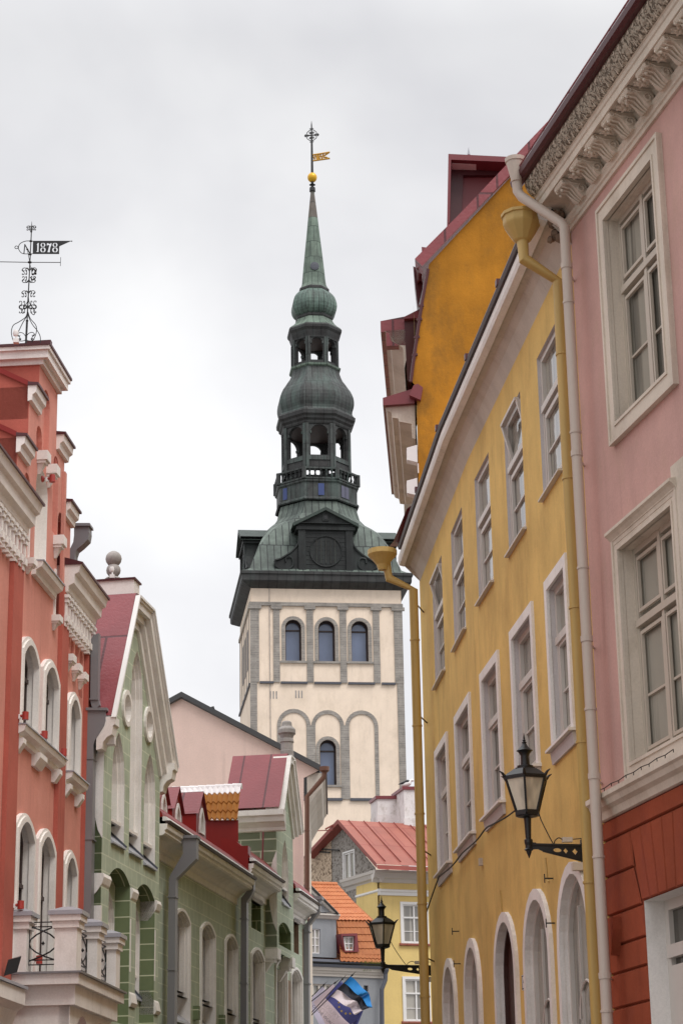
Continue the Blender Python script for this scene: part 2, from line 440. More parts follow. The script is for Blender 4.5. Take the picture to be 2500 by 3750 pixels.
# ---------------------------------------------------------------- generic window
def window(F, root, fn, o, depth, holes=None, wall_o=None, frame='frame_white', pane='glass_grey', fw=.06, surround=None, sur_w=.1, sur_o=.03,
           reveal='grey_reveal', trans=(), mull=(), sill=None, sill_o=.07, bars=None, name='window', label=None, back_pane=True, sill_h=.04):
    sh = shp(fn)
    if holes is not None: holes.append(sh)
    inn = shp(inset(fn, fw)); mb = MB()
    F.ring(mb, sh, inn, o - depth, o - depth + .06)
    s0, s1, z0 = fn[1], fn[2], fn[3]; ztop = fn[4] + (fn[5] if fn[0] == 'arch' else 0)
    for t in trans:
        z = z0 + (ztop - z0) * t; F.box(mb, s0 + fw * .5, s1 - fw * .5, z - fw * .6, z + fw * .6, o - depth + .005, o - depth + .085)
    for t in mull:
        s = s0 + (s1 - s0) * t; F.box(mb, s - fw * .55, s + fw * .55, z0 + fw * .5, (fn[4] if fn[0] == 'arch' else ztop) - fw * .5, o - depth + .004, o - depth + .07)
    for b in (bars or []):
        F.box(mb, s0 + (s1 - s0) * b[0] - .012, s0 + (s1 - s0) * b[1] + .012, z0 + (ztop - z0) * b[2] - .012, z0 + (ztop - z0) * b[3] + .012, o - depth + .002, o - depth + .04)
    w = mb.build(name, frame, root)
    if label: w['label'] = label
    if back_pane:
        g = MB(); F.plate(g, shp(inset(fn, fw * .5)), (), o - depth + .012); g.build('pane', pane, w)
    rv = MB(); F.sides(rv, sh, o, o - depth - .01); rv.build('reveal', reveal, w)
    if surround:
        out = inset(fn, -sur_w, 0 if sill else -sur_w); sb = MB(); F.ring(sb, shp(out), sh, o - .01, o + sur_o); sb.build('surround', surround, w)
    if sill:
        sl = MB(); e = (sur_w if surround else 0) + .04
        F.sweep(sl, [(o - depth + .02, z0 + .015), (o + sill_o, z0 - sill_h * .3), (o + sill_o, z0 - sill_h), (o - .005, z0 - sill_h)], s0 - e, s1 + e); sl.build('sill', sill, w)
    return w
def downpipe(root, pts, r, mat, funnel=None, square=False, joints=True, label=None, fsides=16):
    mb = MB(); mb.tube(pts, r, 4 if square else 14); o = mb.build('downpipe', mat, root, smooth=not square)
    if label: o['label'] = label
    if joints:
        jb = MB(); L = [Vector(p) for p in pts]
        for a, b in zip(L, L[1:]):
            n = int((b - a).length / 1.35)
            for i in range(n):
                c = a.lerp(b, (i + .6) / max(n, 1)); d = (b - a).normalized() * .012; jb.tube([c - d, c + d], r * 1.13, 4 if square else 14); jb.cut()
        if jb.v: each(jb, 'pipe_joint', mat, o)
    if funnel:
        c, prof = funnel; fb = MB(); fb.lathe(c, prof, fsides); fb.build('hopper', mat, o)
    return o
# ================================================================ YELLOW HOUSE (right)
FY = Fac([(2.6, 21.5), (1.818, 28.66), (1.394, 34.0)], -1)
yh = empty('yellow_house', (2.2, 27, 0), 'mustard yellow three storey house with arched white ground floor openings and a swept white eave', 'house')
holes = []
ZT = (9.38, 11.15)
SI = [(1.02, 2.10), (3.20, 4.36), (5.53, 6.69), (7.97, 9.26), (10.47, 11.74)]
for i, (a, b) in enumerate(SI):
    fn = ('rect', a, b, ZT[0], ZT[1] + .02 * i)
    w = window(FY, yh, fn, 0, .10, holes, frame='frame_white', pane='glass_grey', fw=.07, trans=(.62,), sill='frame_white', sill_o=.06, sill_h=.03,
               bars=[(.06, .94, .30, .30)])
    cs = MB(); s = (b - a) * .12
    FY.ring(cs, rect(a + .09, b - .09, ZT[0] + .09, 10.40), rect(a + .14, b - .14, ZT[0] + .14, 10.34), -.085, -.045)
    if i in (1, 4):   # top light tilted open
        pts = [FY.P(a + .08, 10.5, -.12), FY.P(b - .08, 10.5, -.12), FY.P(b - .08, 11.1, .03), FY.P(a + .08, 11.1, .03)]
        for k in range(4): cs.bar(pts[k], pts[(k + 1) % 4], .06, .04)
    cs.build('casement', 'frame_white', w)
S2 = [(.97, 2.18), (2.96, 4.45), (5.32, 6.72), (7.72, 9.42), (10.37, 11.94)]
for i, (a, b) in enumerate(S2):
    fn = ('rect', a + .13, b - .13, 6.41, 8.25)
    w = window(FY, yh, fn, 0, .12, holes, frame='frame_white', pane='glass_grey', fw=.075, trans=(.66,), surround='white_trim', sur_w=.13, sur_o=.035,
               sill='white_trim', sill_o=.10, bars=[(.08, .92, .33, .33)])
    cs = MB(); FY.ring(cs, rect(a + .22, b - .22, 6.51, 7.60), rect(a + .28, b - .28, 6.57, 7.54), -.105, -.06); cs.build('casement', 'frame_white', w)
    ap = MB(); FY.sweep(ap, [(0, 6.37), (.05, 6.36), (.03, 6.23), (0, 6.23)], a, b); ap.build('apron', 'grey_reveal', w)
G = [(.62, 2.32), (2.72, 4.36), (4.86, 6.40), (7.62, 9.24), (10.22, 11.78)]
for i, (a, b) in enumerate(G):
    t = .13; pk = 5.03 - t; w_ = (b - a) / 2 - t
    fn = ('arch', a + t, b - t, .3, pk - w_, w_, 'round')
    if i == 2:
        w = window(FY, yh, fn, 0, .12, holes, frame='door_dark', pane='door_dark', fw=.05, surround='white_trim', sur_w=t, sur_o=.05, name='doorway', reveal='white_trim')
    else:
        w = window(FY, yh, fn, 0, .11, holes, frame='frame_white', pane='glass_grey', fw=.055, trans=(.60,), mull=(), surround='white_trim', sur_w=t, sur_o=.05, reveal='white_trim',
                   bars=[(.33, .33, .02, .93), (.66, .66, .02, .93), (.06, .94, .30, .30)])
        mb = MB(); c = (a + b) / 2
        r = w_ * .52; pth = [FY.P(c + r * math.cos(PI * k / 10), 3.05 + r * 1.0 * math.sin(PI * k / 10) + .35, -.08) for k in range(11)]; mb.tube(pth, .018, 5)
        mb.build('glazing_bar', 'frame_white', w)
mb = MB()
out = [(-.02, -.5), (13.52, -.5), (13.52, 11.95), (-.02, 11.80)]
FY.plate(mb, out, holes, 0)
FY.sides(mb, out, 0, -5); mb.build('wall', 'yellow_wall', yh)
mb = MB(); dz = .0
FY.sweep(mb, [(0, 11.66), (.03, 11.72), (.09, 11.84), (.17, 11.93), (.26, 11.96), (.26, 11.93)], -.05, 13.45); mb.build('cornice', 'soffit_tan', yh)
mb = MB(); FY.sweep(mb, [(.262, 11.925), (.345, 11.95), (.365, 12.0), (.365, 12.09), (.2, 12.10)], -.05, 13.47); mb.build('fascia', 'white_trim', yh)
mb = MB(); FY.sweep(mb, [(.25, 12.10), (.395, 12.105), (.415, 12.15), (.40, 12.20), (.25, 12.2)], -.05, 13.05); o = mb.build('gutter', 'brown_edge', yh)
mb = MB()
for s_, l in ((2.2, .1), (4.6, .08), (7.3, .09), (10.1, .08)): FY.box(mb, s_, s_ + l, 12.16, 12.24, .38, .43); mb.cut()
each(mb, 'gutter_bracket', 'maroon_dark', o)
mb = MB(); FY.sweep(mb, [(.36, 12.19), (.30, 12.26), (-5, 15.2), (-5, 12.0)], -.05, 12.9)
# kicked up verge at the far end
mb.mesh([FY.P(12.9, 12.2, .50), FY.P(13.25, 12.22, .54), FY.P(13.2, 12.62, .05), FY.P(11.4, 12.30, .42), FY.P(11.4, 12.6, 0), FY.P(13.2, 12.2, 0)],
        [(0, 1, 2), (0, 2, 4, 3), (0, 3, 5), (0, 5, 1), (1, 5, 2), (3, 4, 5)])
mb.build('roof', 'maroon', yh)
# far downpipe of the yellow house
c = FY.W(1413, 2030, .62)
c = on_depth(1399, 2020, 33.7); k = 1.0
P1 = [on_depth(x, y, 33.75) for x, y in ((1414, 2060), (1424, 2118), (1508, 2150), (1512, 2300))]
base = on_depth(1548, 3500, 33.75); top = on_depth(1513, 2160, 33.75)
px_ = top
pts = [P1[0], P1[1], px_, Vector((px_.x, px_.y, -.3))]
downpipe(yh, pts, .074, 'yellow_pipe_dark', (c + Vector((0, 0, -.23)), [(.075, -.09), (.10, 0), (.18, .10), (.235, .155), (.245, .17), (.245, .25), (.225, .255), (.2, .2)]), label='far downpipe with a peeling bowl shaped hopper')
mb = MB()
for z in (11.0, 9.1, 6.9, 5.2, 3.4):
    mb.bar((px_.x, px_.y, z), FY.P(13.05, z, 0), .014, .02); mb.cut()
each(mb, 'pipe_bracket', 'brown_edge', yh)
# near downpipe
c = FY.W(1897, 790, .62); q0 = FY.W(1912, 880, .52); q1 = FY.W(1918, 948, .52); q2 = FY.W(2045, 1032, .13); s_, _ = FY.uv(2045, 1032, .13)
pts = [q0 + Vector((0, 0, .05)), q1, q2, Vector((q2.x, q2.y, -.3))]
downpipe(yh, pts, .068, 'yellow_pipe', (q0 + Vector((0, 0, -.02)), [(.075, 0), (.10, .02), (.15, .10), (.19, .17), (.205, .20), (.21, .22), (.21, .30), (.228, .305), (.228, .34), (.19, .34)]), label='near downpipe with a wide faceted hopper', fsides=12)
mb = MB()
tag(empty('house_number_plate', FY.P(6.95, 2.9, .02), 'small white enamel plate reading 4 beside the dark doorway', 'number plate'))
np_ = bpy.data.objects['house_number_plate']
s0, z0 = FY.uv(1911, 3568, .02); s1, z1 = FY.uv(1924, 3628, .02)
sc, zc = (s0 + s1) / 2, (z0 + z1) / 2
np_.location = FY.P(sc, zc, .02)
mb = MB(); FY.box(mb, sc - .13, sc + .13, zc - .09, zc + .09, .0, .02); mb.build('plate', 'fixture_white', np_)
mb = MB(); FY.ring(mb, rect(sc - .12, sc + .12, zc - .08, zc + .08), rect(sc - .108, sc + .108, zc - .068, zc + .068), .02, .023); mb.build('border', 'ink', np_)
text_mesh('4', .16, lambda x, y, z: FY.P(sc - x, zc + y, .023 + z * .3), 'number', 'ink', np_)
# little things on the wall
for (x, y, n, lab, cat, w_, h_) in ((1766, 3158, 'junction_box', 'small grey junction box under the middle windows of the yellow wall', 'junction box', .07, .10),):
    s_, z_ = FY.uv(x, y); mb = MB(); FY.box(mb, s_ - w_ / 2, s_ + w_ / 2, z_ - h_ / 2, z_ + h_ / 2, 0, .05); tag(mb.build(n, 'frame_cream'), lab, cat)
mb = MB()
for x, y in ((1680, 3412), (1686, 3531), (2025, 3218), (2031, 3382)):
    s_, z_ = FY.uv(x, y); mb.bar(FY.P(s_, z_, 0), FY.P(s_, z_, .10), .015); mb.bar(FY.P(s_, z_ - .05, .1), FY.P(s_, z_ + .05, .1), .012); mb.cut()
each(mb, 'wall_hook', 'cable_black', yh)
mb = MB(); a = FY.W(1832, 3262, .01); b = FY.W(1838, 3350, .01); mb.bar(a, b, .018, .012); mb.cut()
a = FY.W(1996, 3143, .01); b = FY.W(2003, 3222, .01); c_ = FY.W(2008, 3230, .01); mb.tube([a, b, c_], .009, 5)
each(mb, 'conduit', 'yellow_pipe', yh)
# cable looping between the sills
cab = [FY.W(x, y, .10) for x, y in ((1560, 3345), (1575, 3300), (1605, 3216), (1610, 3210), (1655, 3172), (1688, 3130), (1700, 3118), (1745, 3078), (1778, 3035), (1800, 3022), (1845, 2998), (1882, 2972), (1895, 2955))]
mb = MB(); mb.tube(curve(cab, 4), .011, 6); tag(mb.build('power_cable', 'cable_black', smooth=True), 'black cable looping under the yellow wall windows to the near lantern', 'cable')

# ================================================================ OCHRE FIREWALL HOUSE (right, beyond)
e = FY.P(13.2, 0, 0); dn = FY.d[1]
GO = Vector((1, dn.x * -1 if dn.x < 0 else dn.x, 0))
FO = Fac([(e.x, e.y + .25), (e.x + 8, e.y + .25 + .6)], +1)
FO.n[0] = Vector((-.055, -1, 0))
oh = empty('ochre_house', (e.x + 2, e.y + 2, 0), 'tall house with a blank stained ochre gable wall and maroon metal roof', 'house')
wall = FO.poly([(1571, 966), (1562, 1010), (1546, 1098), (1528, 1220), (1511, 1339), (1506, 1395), (1528, 1420), (1526, 1500), (1533, 1797), (1538, 1960), (1560, 2030), (2150, 2030), (2150, 345)])
mb = MB(); FO.plate(mb, wall, (), 0); mb.build('wall', 'ochre_wall', oh)
mb = MB(); FO.prism(mb, FO.poly([(1519, 955), (1546, 981), (1700, 820), (2160, 345), (2130, 320), (1690, 783)]), -.3, .10); mb.build('verge', 'maroon_roof', oh)
mb = MB(); a_, b_ = FO.uv(1523, 960), FO.uv(2160, 345)
bk = Vector((.048 * 7, 7, 0)); p, q = FO.P(a_[0], a_[1] - .03, -.2), FO.P(b_[0], b_[1] - .03, -.2)
mb.mesh([p, q, q + bk, p + bk], [(0, 1, 2, 3)]); mb.build('roof', 'maroon', oh)
mb = MB(); pts = [FO.W(x, y, .03) for x, y in ((1567, 985), (1546, 1098), (1528, 1220), (1511, 1339), (1504, 1398))]; mb.tube(pts, .03, 6)
for x, y in ((1541, 1120), (1535, 1170), (1526, 1235), (1518, 1300)):
    p = FO.W(x, y, .03); mb.bar(p + Vector((-.05, 0, 0)), p + Vector((.05, 0, .01)), .04)
mb.build('flashing', 'maroon_dark', oh)
# dormer on the street slope
mb = MB(); FO.prism(mb, FO.poly([(1690, 636), (1700, 632), (1860, 632), (1860, 800), (1686, 800)], -2.2), -4.5, -2.2)
dm = mb.build('dormer', 'maroon', oh)
mb = MB(); FO.prism(mb, FO.poly([(1641, 562), (1864, 573), (1864, 592), (1651, 583)], -1.7), -4.6, -1.7)
FO.prism(mb, FO.poly([(1641, 562), (1651, 583), (1646, 810), (1636, 832)], -1.7), -4.6, -1.7); mb.build('roof_slab', 'maroon', dm)
mb = MB(); FO.prism(mb, FO.poly([(1652, 586), (1864, 592), (1864, 603), (1653, 598)], -1.85), -2.4, -1.85); mb.build('fascia_board', 'white_trim', dm)
mb = MB(); FO.prism(mb, FO.poly([(1650, 604), (1864, 604), (1864, 640), (1695, 640), (1688, 830), (1646, 830)], -2.1), -4.5, -2.1); mb.build('soffit', 'maroon_dark', dm)
mb = MB(); p = FO.W(1716, 566, -2.2); mb.lathe(p, [(.03, 0), (.004, .16)], 6); mb.build('spike', 'zinc', dm)
# lower mansard dormers
for nm, items in (('upper', [('maroon_dark', -.9, -1.9, [(1512, 974), (1528, 980), (1549, 1012), (1546, 1060), (1535, 1105), (1529, 1125)]),
                             ('maroon', -.6, -.9, [(1519, 955), (1546, 981), (1544, 1012), (1526, 990)]), ('maroon', -1.0, -1.2, [(1543, 903), (1560, 905), (1566, 925), (1546, 945)])]),
                  ('lower', [('maroon_dark', -1.2, -2.4, [(1479, 1164), (1540, 1162), (1546, 1180), (1520, 1300), (1505, 1390), (1491, 1394)]),
                             ('maroon', -1.1, -2.4, [(1478, 1160), (1535, 1131), (1541, 1163), (1479, 1166)])])):  # lit top of the dark dormer: its light is put into a lighter maroon
    par = None
    for mt, o1, o0, pl in items:
        mb = MB(); FO.prism(mb, FO.poly(pl, o1), o0, o1); q = mb.build('dormer' if par is None else 'dormer_hood', mt, par or oh); par = par or q
# street side cornices, seen from below running away from us
FS = Fac([(e.x - .02, e.y + .3), (e.x - .02 + .048 * 12, e.y + .3 + 12)], -1)
def osz(x, y, o): return FS.uv(x, y, o)
z1 = CZ + (FS.P(0, 0, .58) - CAM).xy.length * math.tan(R(18) + math.atan((1875 - 1487) / FL))
mb = MB(); FS.sweep(mb, [(0, z1 - .62), (.06, z1 - .60), (.07, z1 - .33), (.28, z1 - .28), (.30, z1 - .22), (.40, z1 - .20), (.42, z1 - .10), (.49, z1 - .07), (.52, z1), (0, z1 + .02)], .1, 5.0); mb.build('cornice', 'cream_trim', oh)
mb = MB(); FS.sweep(mb, [(.0, z1 + .02), (.56, z1 + .0), (.56, z1 + .14), (.0, z1 + .30)], .0, 5.0); FO.prism(mb, FO.poly([(1499, 1452), (1514, 1416), (1530, 1411), (1548, 1424), (1540, 1470)]), -.3, .08); mb.build('cornice_flashing', 'maroon', oh)
z2 = CZ + (FS.P(1.2, 0, .6) - CAM).xy.length * math.tan(R(18) + math.atan((1875 - 1215) / FL))
mb = MB(); FS.sweep(mb, [(.18, z2 - .75), (.20, z2 - .35), (.34, z2 - .25), (.42, z2 - .2), (.44, z2 - .06), (.55, z2), (0, z2 + .02)], 1.2, 6.0); mb.build('cornice', 'cream_trim', oh)
mb = MB(); FS.sweep(mb, [(.0, z2 + .0), (.60, z2 - .02), (.60, z2 + .20), (.0, z2 + .30)], 1.2, 6.0); FS.box(mb, 1.2, 1.4, z2 - .3, z2, .1, .5); mb.build('cornice_flashing', 'maroon_roof', oh)
mb = MB(); FS.sweep(mb, [(0.0, z1), (.12, z1), (.12, z2), (0, z2)], 1.6, 6.0, cap=False)
mb.build('wall_panel', 'olive_shaded', oh)
mb = MB(); FS.sweep(mb, [(-.03, -.5), (-.03, z2)], .05, 12, cap=False)
mb.build('street_wall', 'olive_shaded', oh)
mb = MB()
FS.box(mb, 3.8, 4.1, z1 - 1.4, z1 - .6, -.05, .30); mb.build('bracket', 'soffit_tan', oh)
for k, y in enumerate((1668, 1789)):
    p = FO.W(1508, y, .25)
    mb = MB(); h = .13; x0 = -.09; x1 = .09
    V = [Vector((x1, 0, .16)), Vector((x1, 0, -.16)), Vector((x0, 0, -.11)), Vector((x0, 0, .11))]
    mb.mesh([p + v + Vector((0, -.10, 0)) for v in V] + [p + v + Vector((0, .10, 0)) for v in V], [(0, 1, 2, 3), (7, 6, 5, 4), (0, 4, 5, 1), (1, 5, 6, 2), (2, 6, 7, 3), (3, 7, 4, 0)])
    mb.bar(p + Vector((.1, 0, -.15)), p + Vector((.1, 0, -.32)), .02)
    tag(mb.build('wall_antenna', 'fixture_white'), ('upper' if k == 0 else 'lower') + ' of the two white trapezoid boxes on the ochre wall corner', 'antenna', 'white boxes on the ochre corner')

# ================================================================ PINK HOUSE (right, nearest)
FP = Fac([(2.6, 21.5), (2.6 + .233 * 9, 12.5)], +1)
ph = empty('pink_house', (3.6, 18, 0), 'old pink house with carved console cornice above an orange red ground floor', 'house')
holes = []
def W4(F, tl, tr, bl, br, o=0):
    a, b, c, d = F.uv(*tl, o), F.uv(*tr, o), F.uv(*bl, o), F.uv(*br, o)
    return (a[0] + c[0]) / 2, (b[0] + d[0]) / 2, (c[1] + d[1]) / 2, (a[1] + b[1]) / 2
a, b, z0, z1 = W4(FP, (2224, 801), (2403, 582), (2268, 1551), (2451, 1365))
def pinkwin(a, b, z0, z1, sw, nm):
    fn = ('rect', a, b, z0, z1)
    w = window(FP, ph, fn, 0, .17, holes, frame='frame_cream', pane='glass_grey', fw=.06, trans=(.64,), mull=(.5,), surround='cream_trim', sur_w=sw, sur_o=.045, reveal='cream_trim', label=nm,
               bars=[(.08, .92, .30, .30)])
    o2 = inset(fn, -sw); i2 = inset(fn, -sw + .035)
    mb = MB(); FP.ring(mb, shp(inset(fn, -sw - .004)), shp(i2), .03, .062); FP.ring(mb, shp(inset(fn, -.03)), shp(inset(fn, .004)), .03, .058); mb.build('moulding', 'cream_trim', w)
    cs = MB()
    for u0, u1 in ((.06, .47), (.53, .94)):
        for v0, v1 in ((.05, .60), (.69, .95)):
            L = lambda u: a + (b - a) * u; Z = lambda v: z0 + (z1 - z0) * v
            FP.ring(cs, rect(L(u0), L(u1), Z(v0), Z(v1)), rect(L(u0) + .035, L(u1) - .035, Z(v0) + .035, Z(v1) - .035), -.135, -.105)
    cs.build('casement', 'frame_cream', w)
    hg = MB()
    for v in (.1, .35, .5, .72, .9): FP.box(hg, b - .015, b - .001, z0 + (z1 - z0) * v - .04, z0 + (z1 - z0) * v + .04, -.12, -.10); hg.cut()
    each(hg, 'hinge', 'brown_edge', w)
    return w
w = pinkwin(a, b, z0, z1, .19, 'upper pink house window in a plain chipped cream frame')
mb = MB(); FP.sweep(mb, [(-.15, z0 + .015), (.02, z0 + .0), (.02, z0 - .025), (-.15, z0 - .02)], a - .02, b + .0); mb.build('sill', 'cable_black', w)
pinkwin(a + 2.95, b + 2.95, z0, z1, .19, None)
a, b, z0, z1 = W4(FP, (2271, 2012), (2469, 1860), (2330, 2800), (2530, 2700))
a, b = a, b + .02; z0 = 5.62
w2 = pinkwin(a, b, z0, z1, .15, 'lower pink house window under a moulded hood')
mb = MB(); FP.sweep(mb, [(0, z1 + .06), (.05, z1 + .07), (.055, z1 + .12), (.09, z1 + .16), (.12, z1 + .18), (.12, z1 + .21), (0, z1 + .23)], a - .17, b + .17); mb.build('hood', 'cream_trim', w2)
pinkwin(a + 2.95, b + 2.95, z0, z1, .15, None)
mb = MB(); FP.box(mb, b + .05, b + .40, 5.45, z1 + .36, 0, .05); mb.build('pilaster', 'cream_trim', ph)
# wall above the string course
out = [(0, 5.2), (9, 5.2), (9, 12.1), (0, 12.1)]
mb = MB(); FP.plate(mb, out, holes, 0); FP.sides(mb, out, 0, -4); mb.build('wall', 'pink_wall', ph)
mb = MB(); FP.sweep(mb, [(0, 5.20), (.03, 5.21), (.05, 5.28), (.10, 5.31), (.12, 5.36), (.15, 5.38), (.15, 5.43), (0, 5.47)], -.06, 9); sc_ = mb.build('string_course', 'cream_trim', ph)
mb = MB(); L = [FP.P(.02 + k * .21, 5.475 + .012 * (k % 2), .12) for k in range(12)]; mb.tube(L, .005, 5)
for k in range(12): mb.bar(L[k], L[k] + Vector((0, 0, -.03)), .008)
mb.build('spike_wire', 'cable_black', sc_)
mb = MB(); FP.sweep(mb, [(0, 11.80), (.03, 11.80), (.035, 11.84), (.055, 11.85), (.055, 11.89), (.07, 11.91), (.075, 11.945), (0, 11.955)], -.02, 9); mb.build('moulding', 'cream_trim', ph)
# ground floor
hs = []
def U(x, y): return FP.uv(x, y)
sD = (U(2360, 3330)[0] + U(2384, 3750)[0]) / 2; zD = U(2360, 3300)[1]
fn = ('rect', sD, sD + 1.5, .2, zD)
w = window(FP, ph, fn, 0, .26, hs, frame='frame_white', pane='glass_dark', fw=.10, trans=(.88,), reveal='white_trim', name='doorway')
mb = MB(); FP.box(mb, sD + .1, sD + 1.4, .2, zD - .62, -.235, -.20); mb.build('door_leaf', 'frame_white', w)
out = [(0, -.5), (9, -.5), (9, 5.2), (0, 5.2)]
mb = MB(); FP.plate(mb, out, hs, -.02); FP.sides(mb, out, -.02, -4); gw = mb.build('ground_floor_wall', 'orange_base', ph)
mb = MB()
zl = [5.19] + [FP.uv(2217, 3084)[1], FP.uv(2219, 3218)[1], FP.uv(2223, 3361)[1], FP.uv(2230, 3475)[1], FP.uv(2236, 3575)[1], FP.uv(2244, 3700)[1]]
zl += [zl[-1] - .52 * k for k in range(1, 7)]
def blk(poly, o=.0):
    c = Vector((sum(p[0] for p in poly) / len(poly), sum(p[1] for p in poly) / len(poly)))
    inn = [(p[0] + (.012 if p[0] < c.x else -.012), p[1] + (.012 if p[1] < c.y else -.012)) for p in poly]
    FP.plate(mb, inn, (), .012); n = len(poly)
    for k in range(n):
        a_, b_ = poly[k], poly[(k + 1) % n]; c_, d_ = inn[(k + 1) % n], inn[k]
        mb.face([FP.P(*a_, -.008), FP.P(*b_, -.008), FP.P(*c_, .012), FP.P(*d_, .012)])
g = .007
blk(rect(.005, 9, zl[1] + g, zl[0])); mb.cut()
blk([(.005, zl[2] + g), (sD - .22, zl[2] + g), (sD - .27, zl[1] - g), (.005, zl[1] - g)]); mb.cut()
blk([(.005, zl[3] + g), (sD - .02 - .06, zl[3] + g), (sD - .24, zl[2] - g), (.005, zl[2] - g)]); mb.cut()
for k in range(3, len(zl) - 1):
    blk(rect(.005, sD - .005, max(zl[k + 1], -.4) + g, zl[k] - g)); mb.cut(); blk(rect(sD + 1.505, 9, max(zl[k + 1], -.4) + g, zl[k] - g)); mb.cut()
nv = 7
for k in range(nv):
    t0, t1 = k / nv, (k + 1) / nv
    b0, b1 = sD - .05 + 1.6 * t0, sD - .05 + 1.6 * t1; u0_, u1_ = sD - .25 + 2.0 * t0, sD - .25 + 2.0 * t1
    blk([(b0 + g, zD + .01), (b1 - g, zD + .01), (u1_ - g, zl[1] - g), (u0_ + g, zl[1] - g)]); mb.cut()
each(mb, 'rusticated_block', 'orange_base', gw)
mb = MB()   # small projecting iron bracket in the base
s_, z_ = U(2262, 3372); FP.prism(mb, [(s_ - .16, z_), (s_ + .12, z_ + .02), (s_ + .1, z_ - .10), (s_ + .02, z_ - .34), (s_ - .03, z_ - .34), (s_ - .1, z_ - .10)], .0, .10)
mb.build('iron_bracket', 'orange_base', ph)
# cornice
mb = MB(); FP.sweep(mb, [(0, 11.99), (.025, 11.99), (.05, 12.03), (.07, 12.05), (.075, 12.09), (.34, 12.10), (.34, 12.07), (.36, 12.07), (.36, 12.155), (.375, 12.165), (.385, 12.20), (.40, 12.21)], 0, 9)
cn = mb.build('cornice', 'cream_trim', ph)
mb = MB(); FP.sweep(mb, [(.40, 12.21), (.43, 12.225), (.47, 12.27), (.50, 12.34), (.505, 12.40)], .0, 9, cap=False); fz = mb.build('leaf_frieze', 'frieze', cn)
mb = MB()
k = 0; s_ = .08
while s_ < 5:
    def fp(ds, t):   # point on the frieze slope, t 0..1 from inner to outer
        return FP.P(s_ + ds, 12.215 + .17 * t ** 1.4, .405 + .10 * t + .004)
    mb.tube(curve([fp(.0, .05), fp(.02, .4), fp(-.01, .75), fp(.015, .95)], 3), [.012] * 9 + [.006], 5)
    for dd, t0 in ((1, .25), (-1, .45), (1, .62), (-1, .80)):
        c = fp(.028 * dd, t0); mb.tube([c + (fp(.03, t0) - fp(0, t0)).normalized() * .026 * math.cos(a_) * (1 - a_ / 9) * dd + (fp(0, t0 + .1) - fp(0, t0)).normalized() * .026 * math.sin(a_) * (1 - a_ / 9) for a_ in [j * .75 for j in range(8)]], .008, 4)
    s_ += .135
mb.build('acanthus_carving', 'cream_trim', fz)
cons = [FP.uv(x, y, .18)[0] for x, y in ((2095, 716), (2149, 631), (2202, 551), (2264, 467), (2327, 383), (2397, 287), (2470, 188))]
step = (cons[-1] - cons[0]) / (len(cons) - 1)
cl = [cons[0] + step * k for k in range(14)]
for k, s_ in enumerate(cl):
    w_ = .115; z = 12.085
    prof = [(.06, 0), (.34, 0), (.345, -.035), (.325, -.065), (.29, -.07), (.25, -.055), (.21, -.075), (.17, -.12), (.135, -.165), (.10, -.19), (.065, -.175), (.06, -.1)]
    mb = MB()
    A = [FP.P(s_ - w_, z + b_, a_) for a_, b_ in prof]; B = [FP.P(s_ + w_, z + b_, a_) for a_, b_ in prof]; n = len(prof)
    mb.mesh(A + B, [tuple(range(n)), tuple(range(2 * n - 1, n - 1, -1))] + [(j, (j + 1) % n, n + (j + 1) % n, n + j) for j in range(n)])
    for sg in (-1, 1):
        ax = FP.P(0, 0, 1) - FP.P(0, 0, 0); q = s_ + sg * (w_ + .003)
        mb.tube(spiral(FP.P(q, z - .10, .115), ax, (0, 0, 1), .012, .060, 0, 1.6, 18), .014, 5)
        mb.tube(spiral(FP.P(q, z - .035, .305), ax, (0, 0, 1), .008, .034, 0, 1.3, 12), .011, 5)
        mb.tube([FP.P(q, z - .02, .28), FP.P(q, z - .045, .22), FP.P(q, z - .045, .17), FP.P(q, z - .04, .13)], .009, 5)
    for t in (-.6, 0, .6):
        mb.tube([FP.P(s_ + w_ * t, z - .06, .335), FP.P(s_ + w_ * t, z - .085, .27), FP.P(s_ + w_ * t, z - .09, .22), FP.P(s_ + w_ * t * .8, z - .15, .165), FP.P(s_ + w_ * t * .6, z - .20, .10)], [.010, .012, .011, .012, .008], 5)
    for j in range(4):
        t = random.uniform(-.8, .8); mb.lathe(FP.P(s_ + w_ * t, z - .085 - .01 * j, .345 - .02 * j), [(.001, -.02), (.018, -.008), (.018, .008), (.001, .02)], 6)
    cb = mb.build('console', 'cream_trim', cn)
    if k < len(cl) - 1:
        mb = MB(); c = FP.P(s_ + step / 2, z - .012, .21)
        d1 = FP.P(1, 0, 0) - FP.P(0, 0, 0); d2 = FP.P(0, 0, 1) - FP.P(0, 0, 0)
        for j in range(8):
            a_ = j * PI / 4; dr = d1 * math.cos(a_) + d2 * math.sin(a_)
            mb.tube([c + dr * .01, c + dr * .05 + Vector((0, 0, -.012)), c + dr * .085 + Vector((0, 0, -.002)), c + dr * .10 + Vector((0, 0, -.018))], [.012, .022, .018, .008], 5)
        mb.lathe(c, [(.001, -.05), (.022, -.04), (.026, -.02), (.02, .0)], 8)
        mb.build('rosette', 'cream_trim', cn)
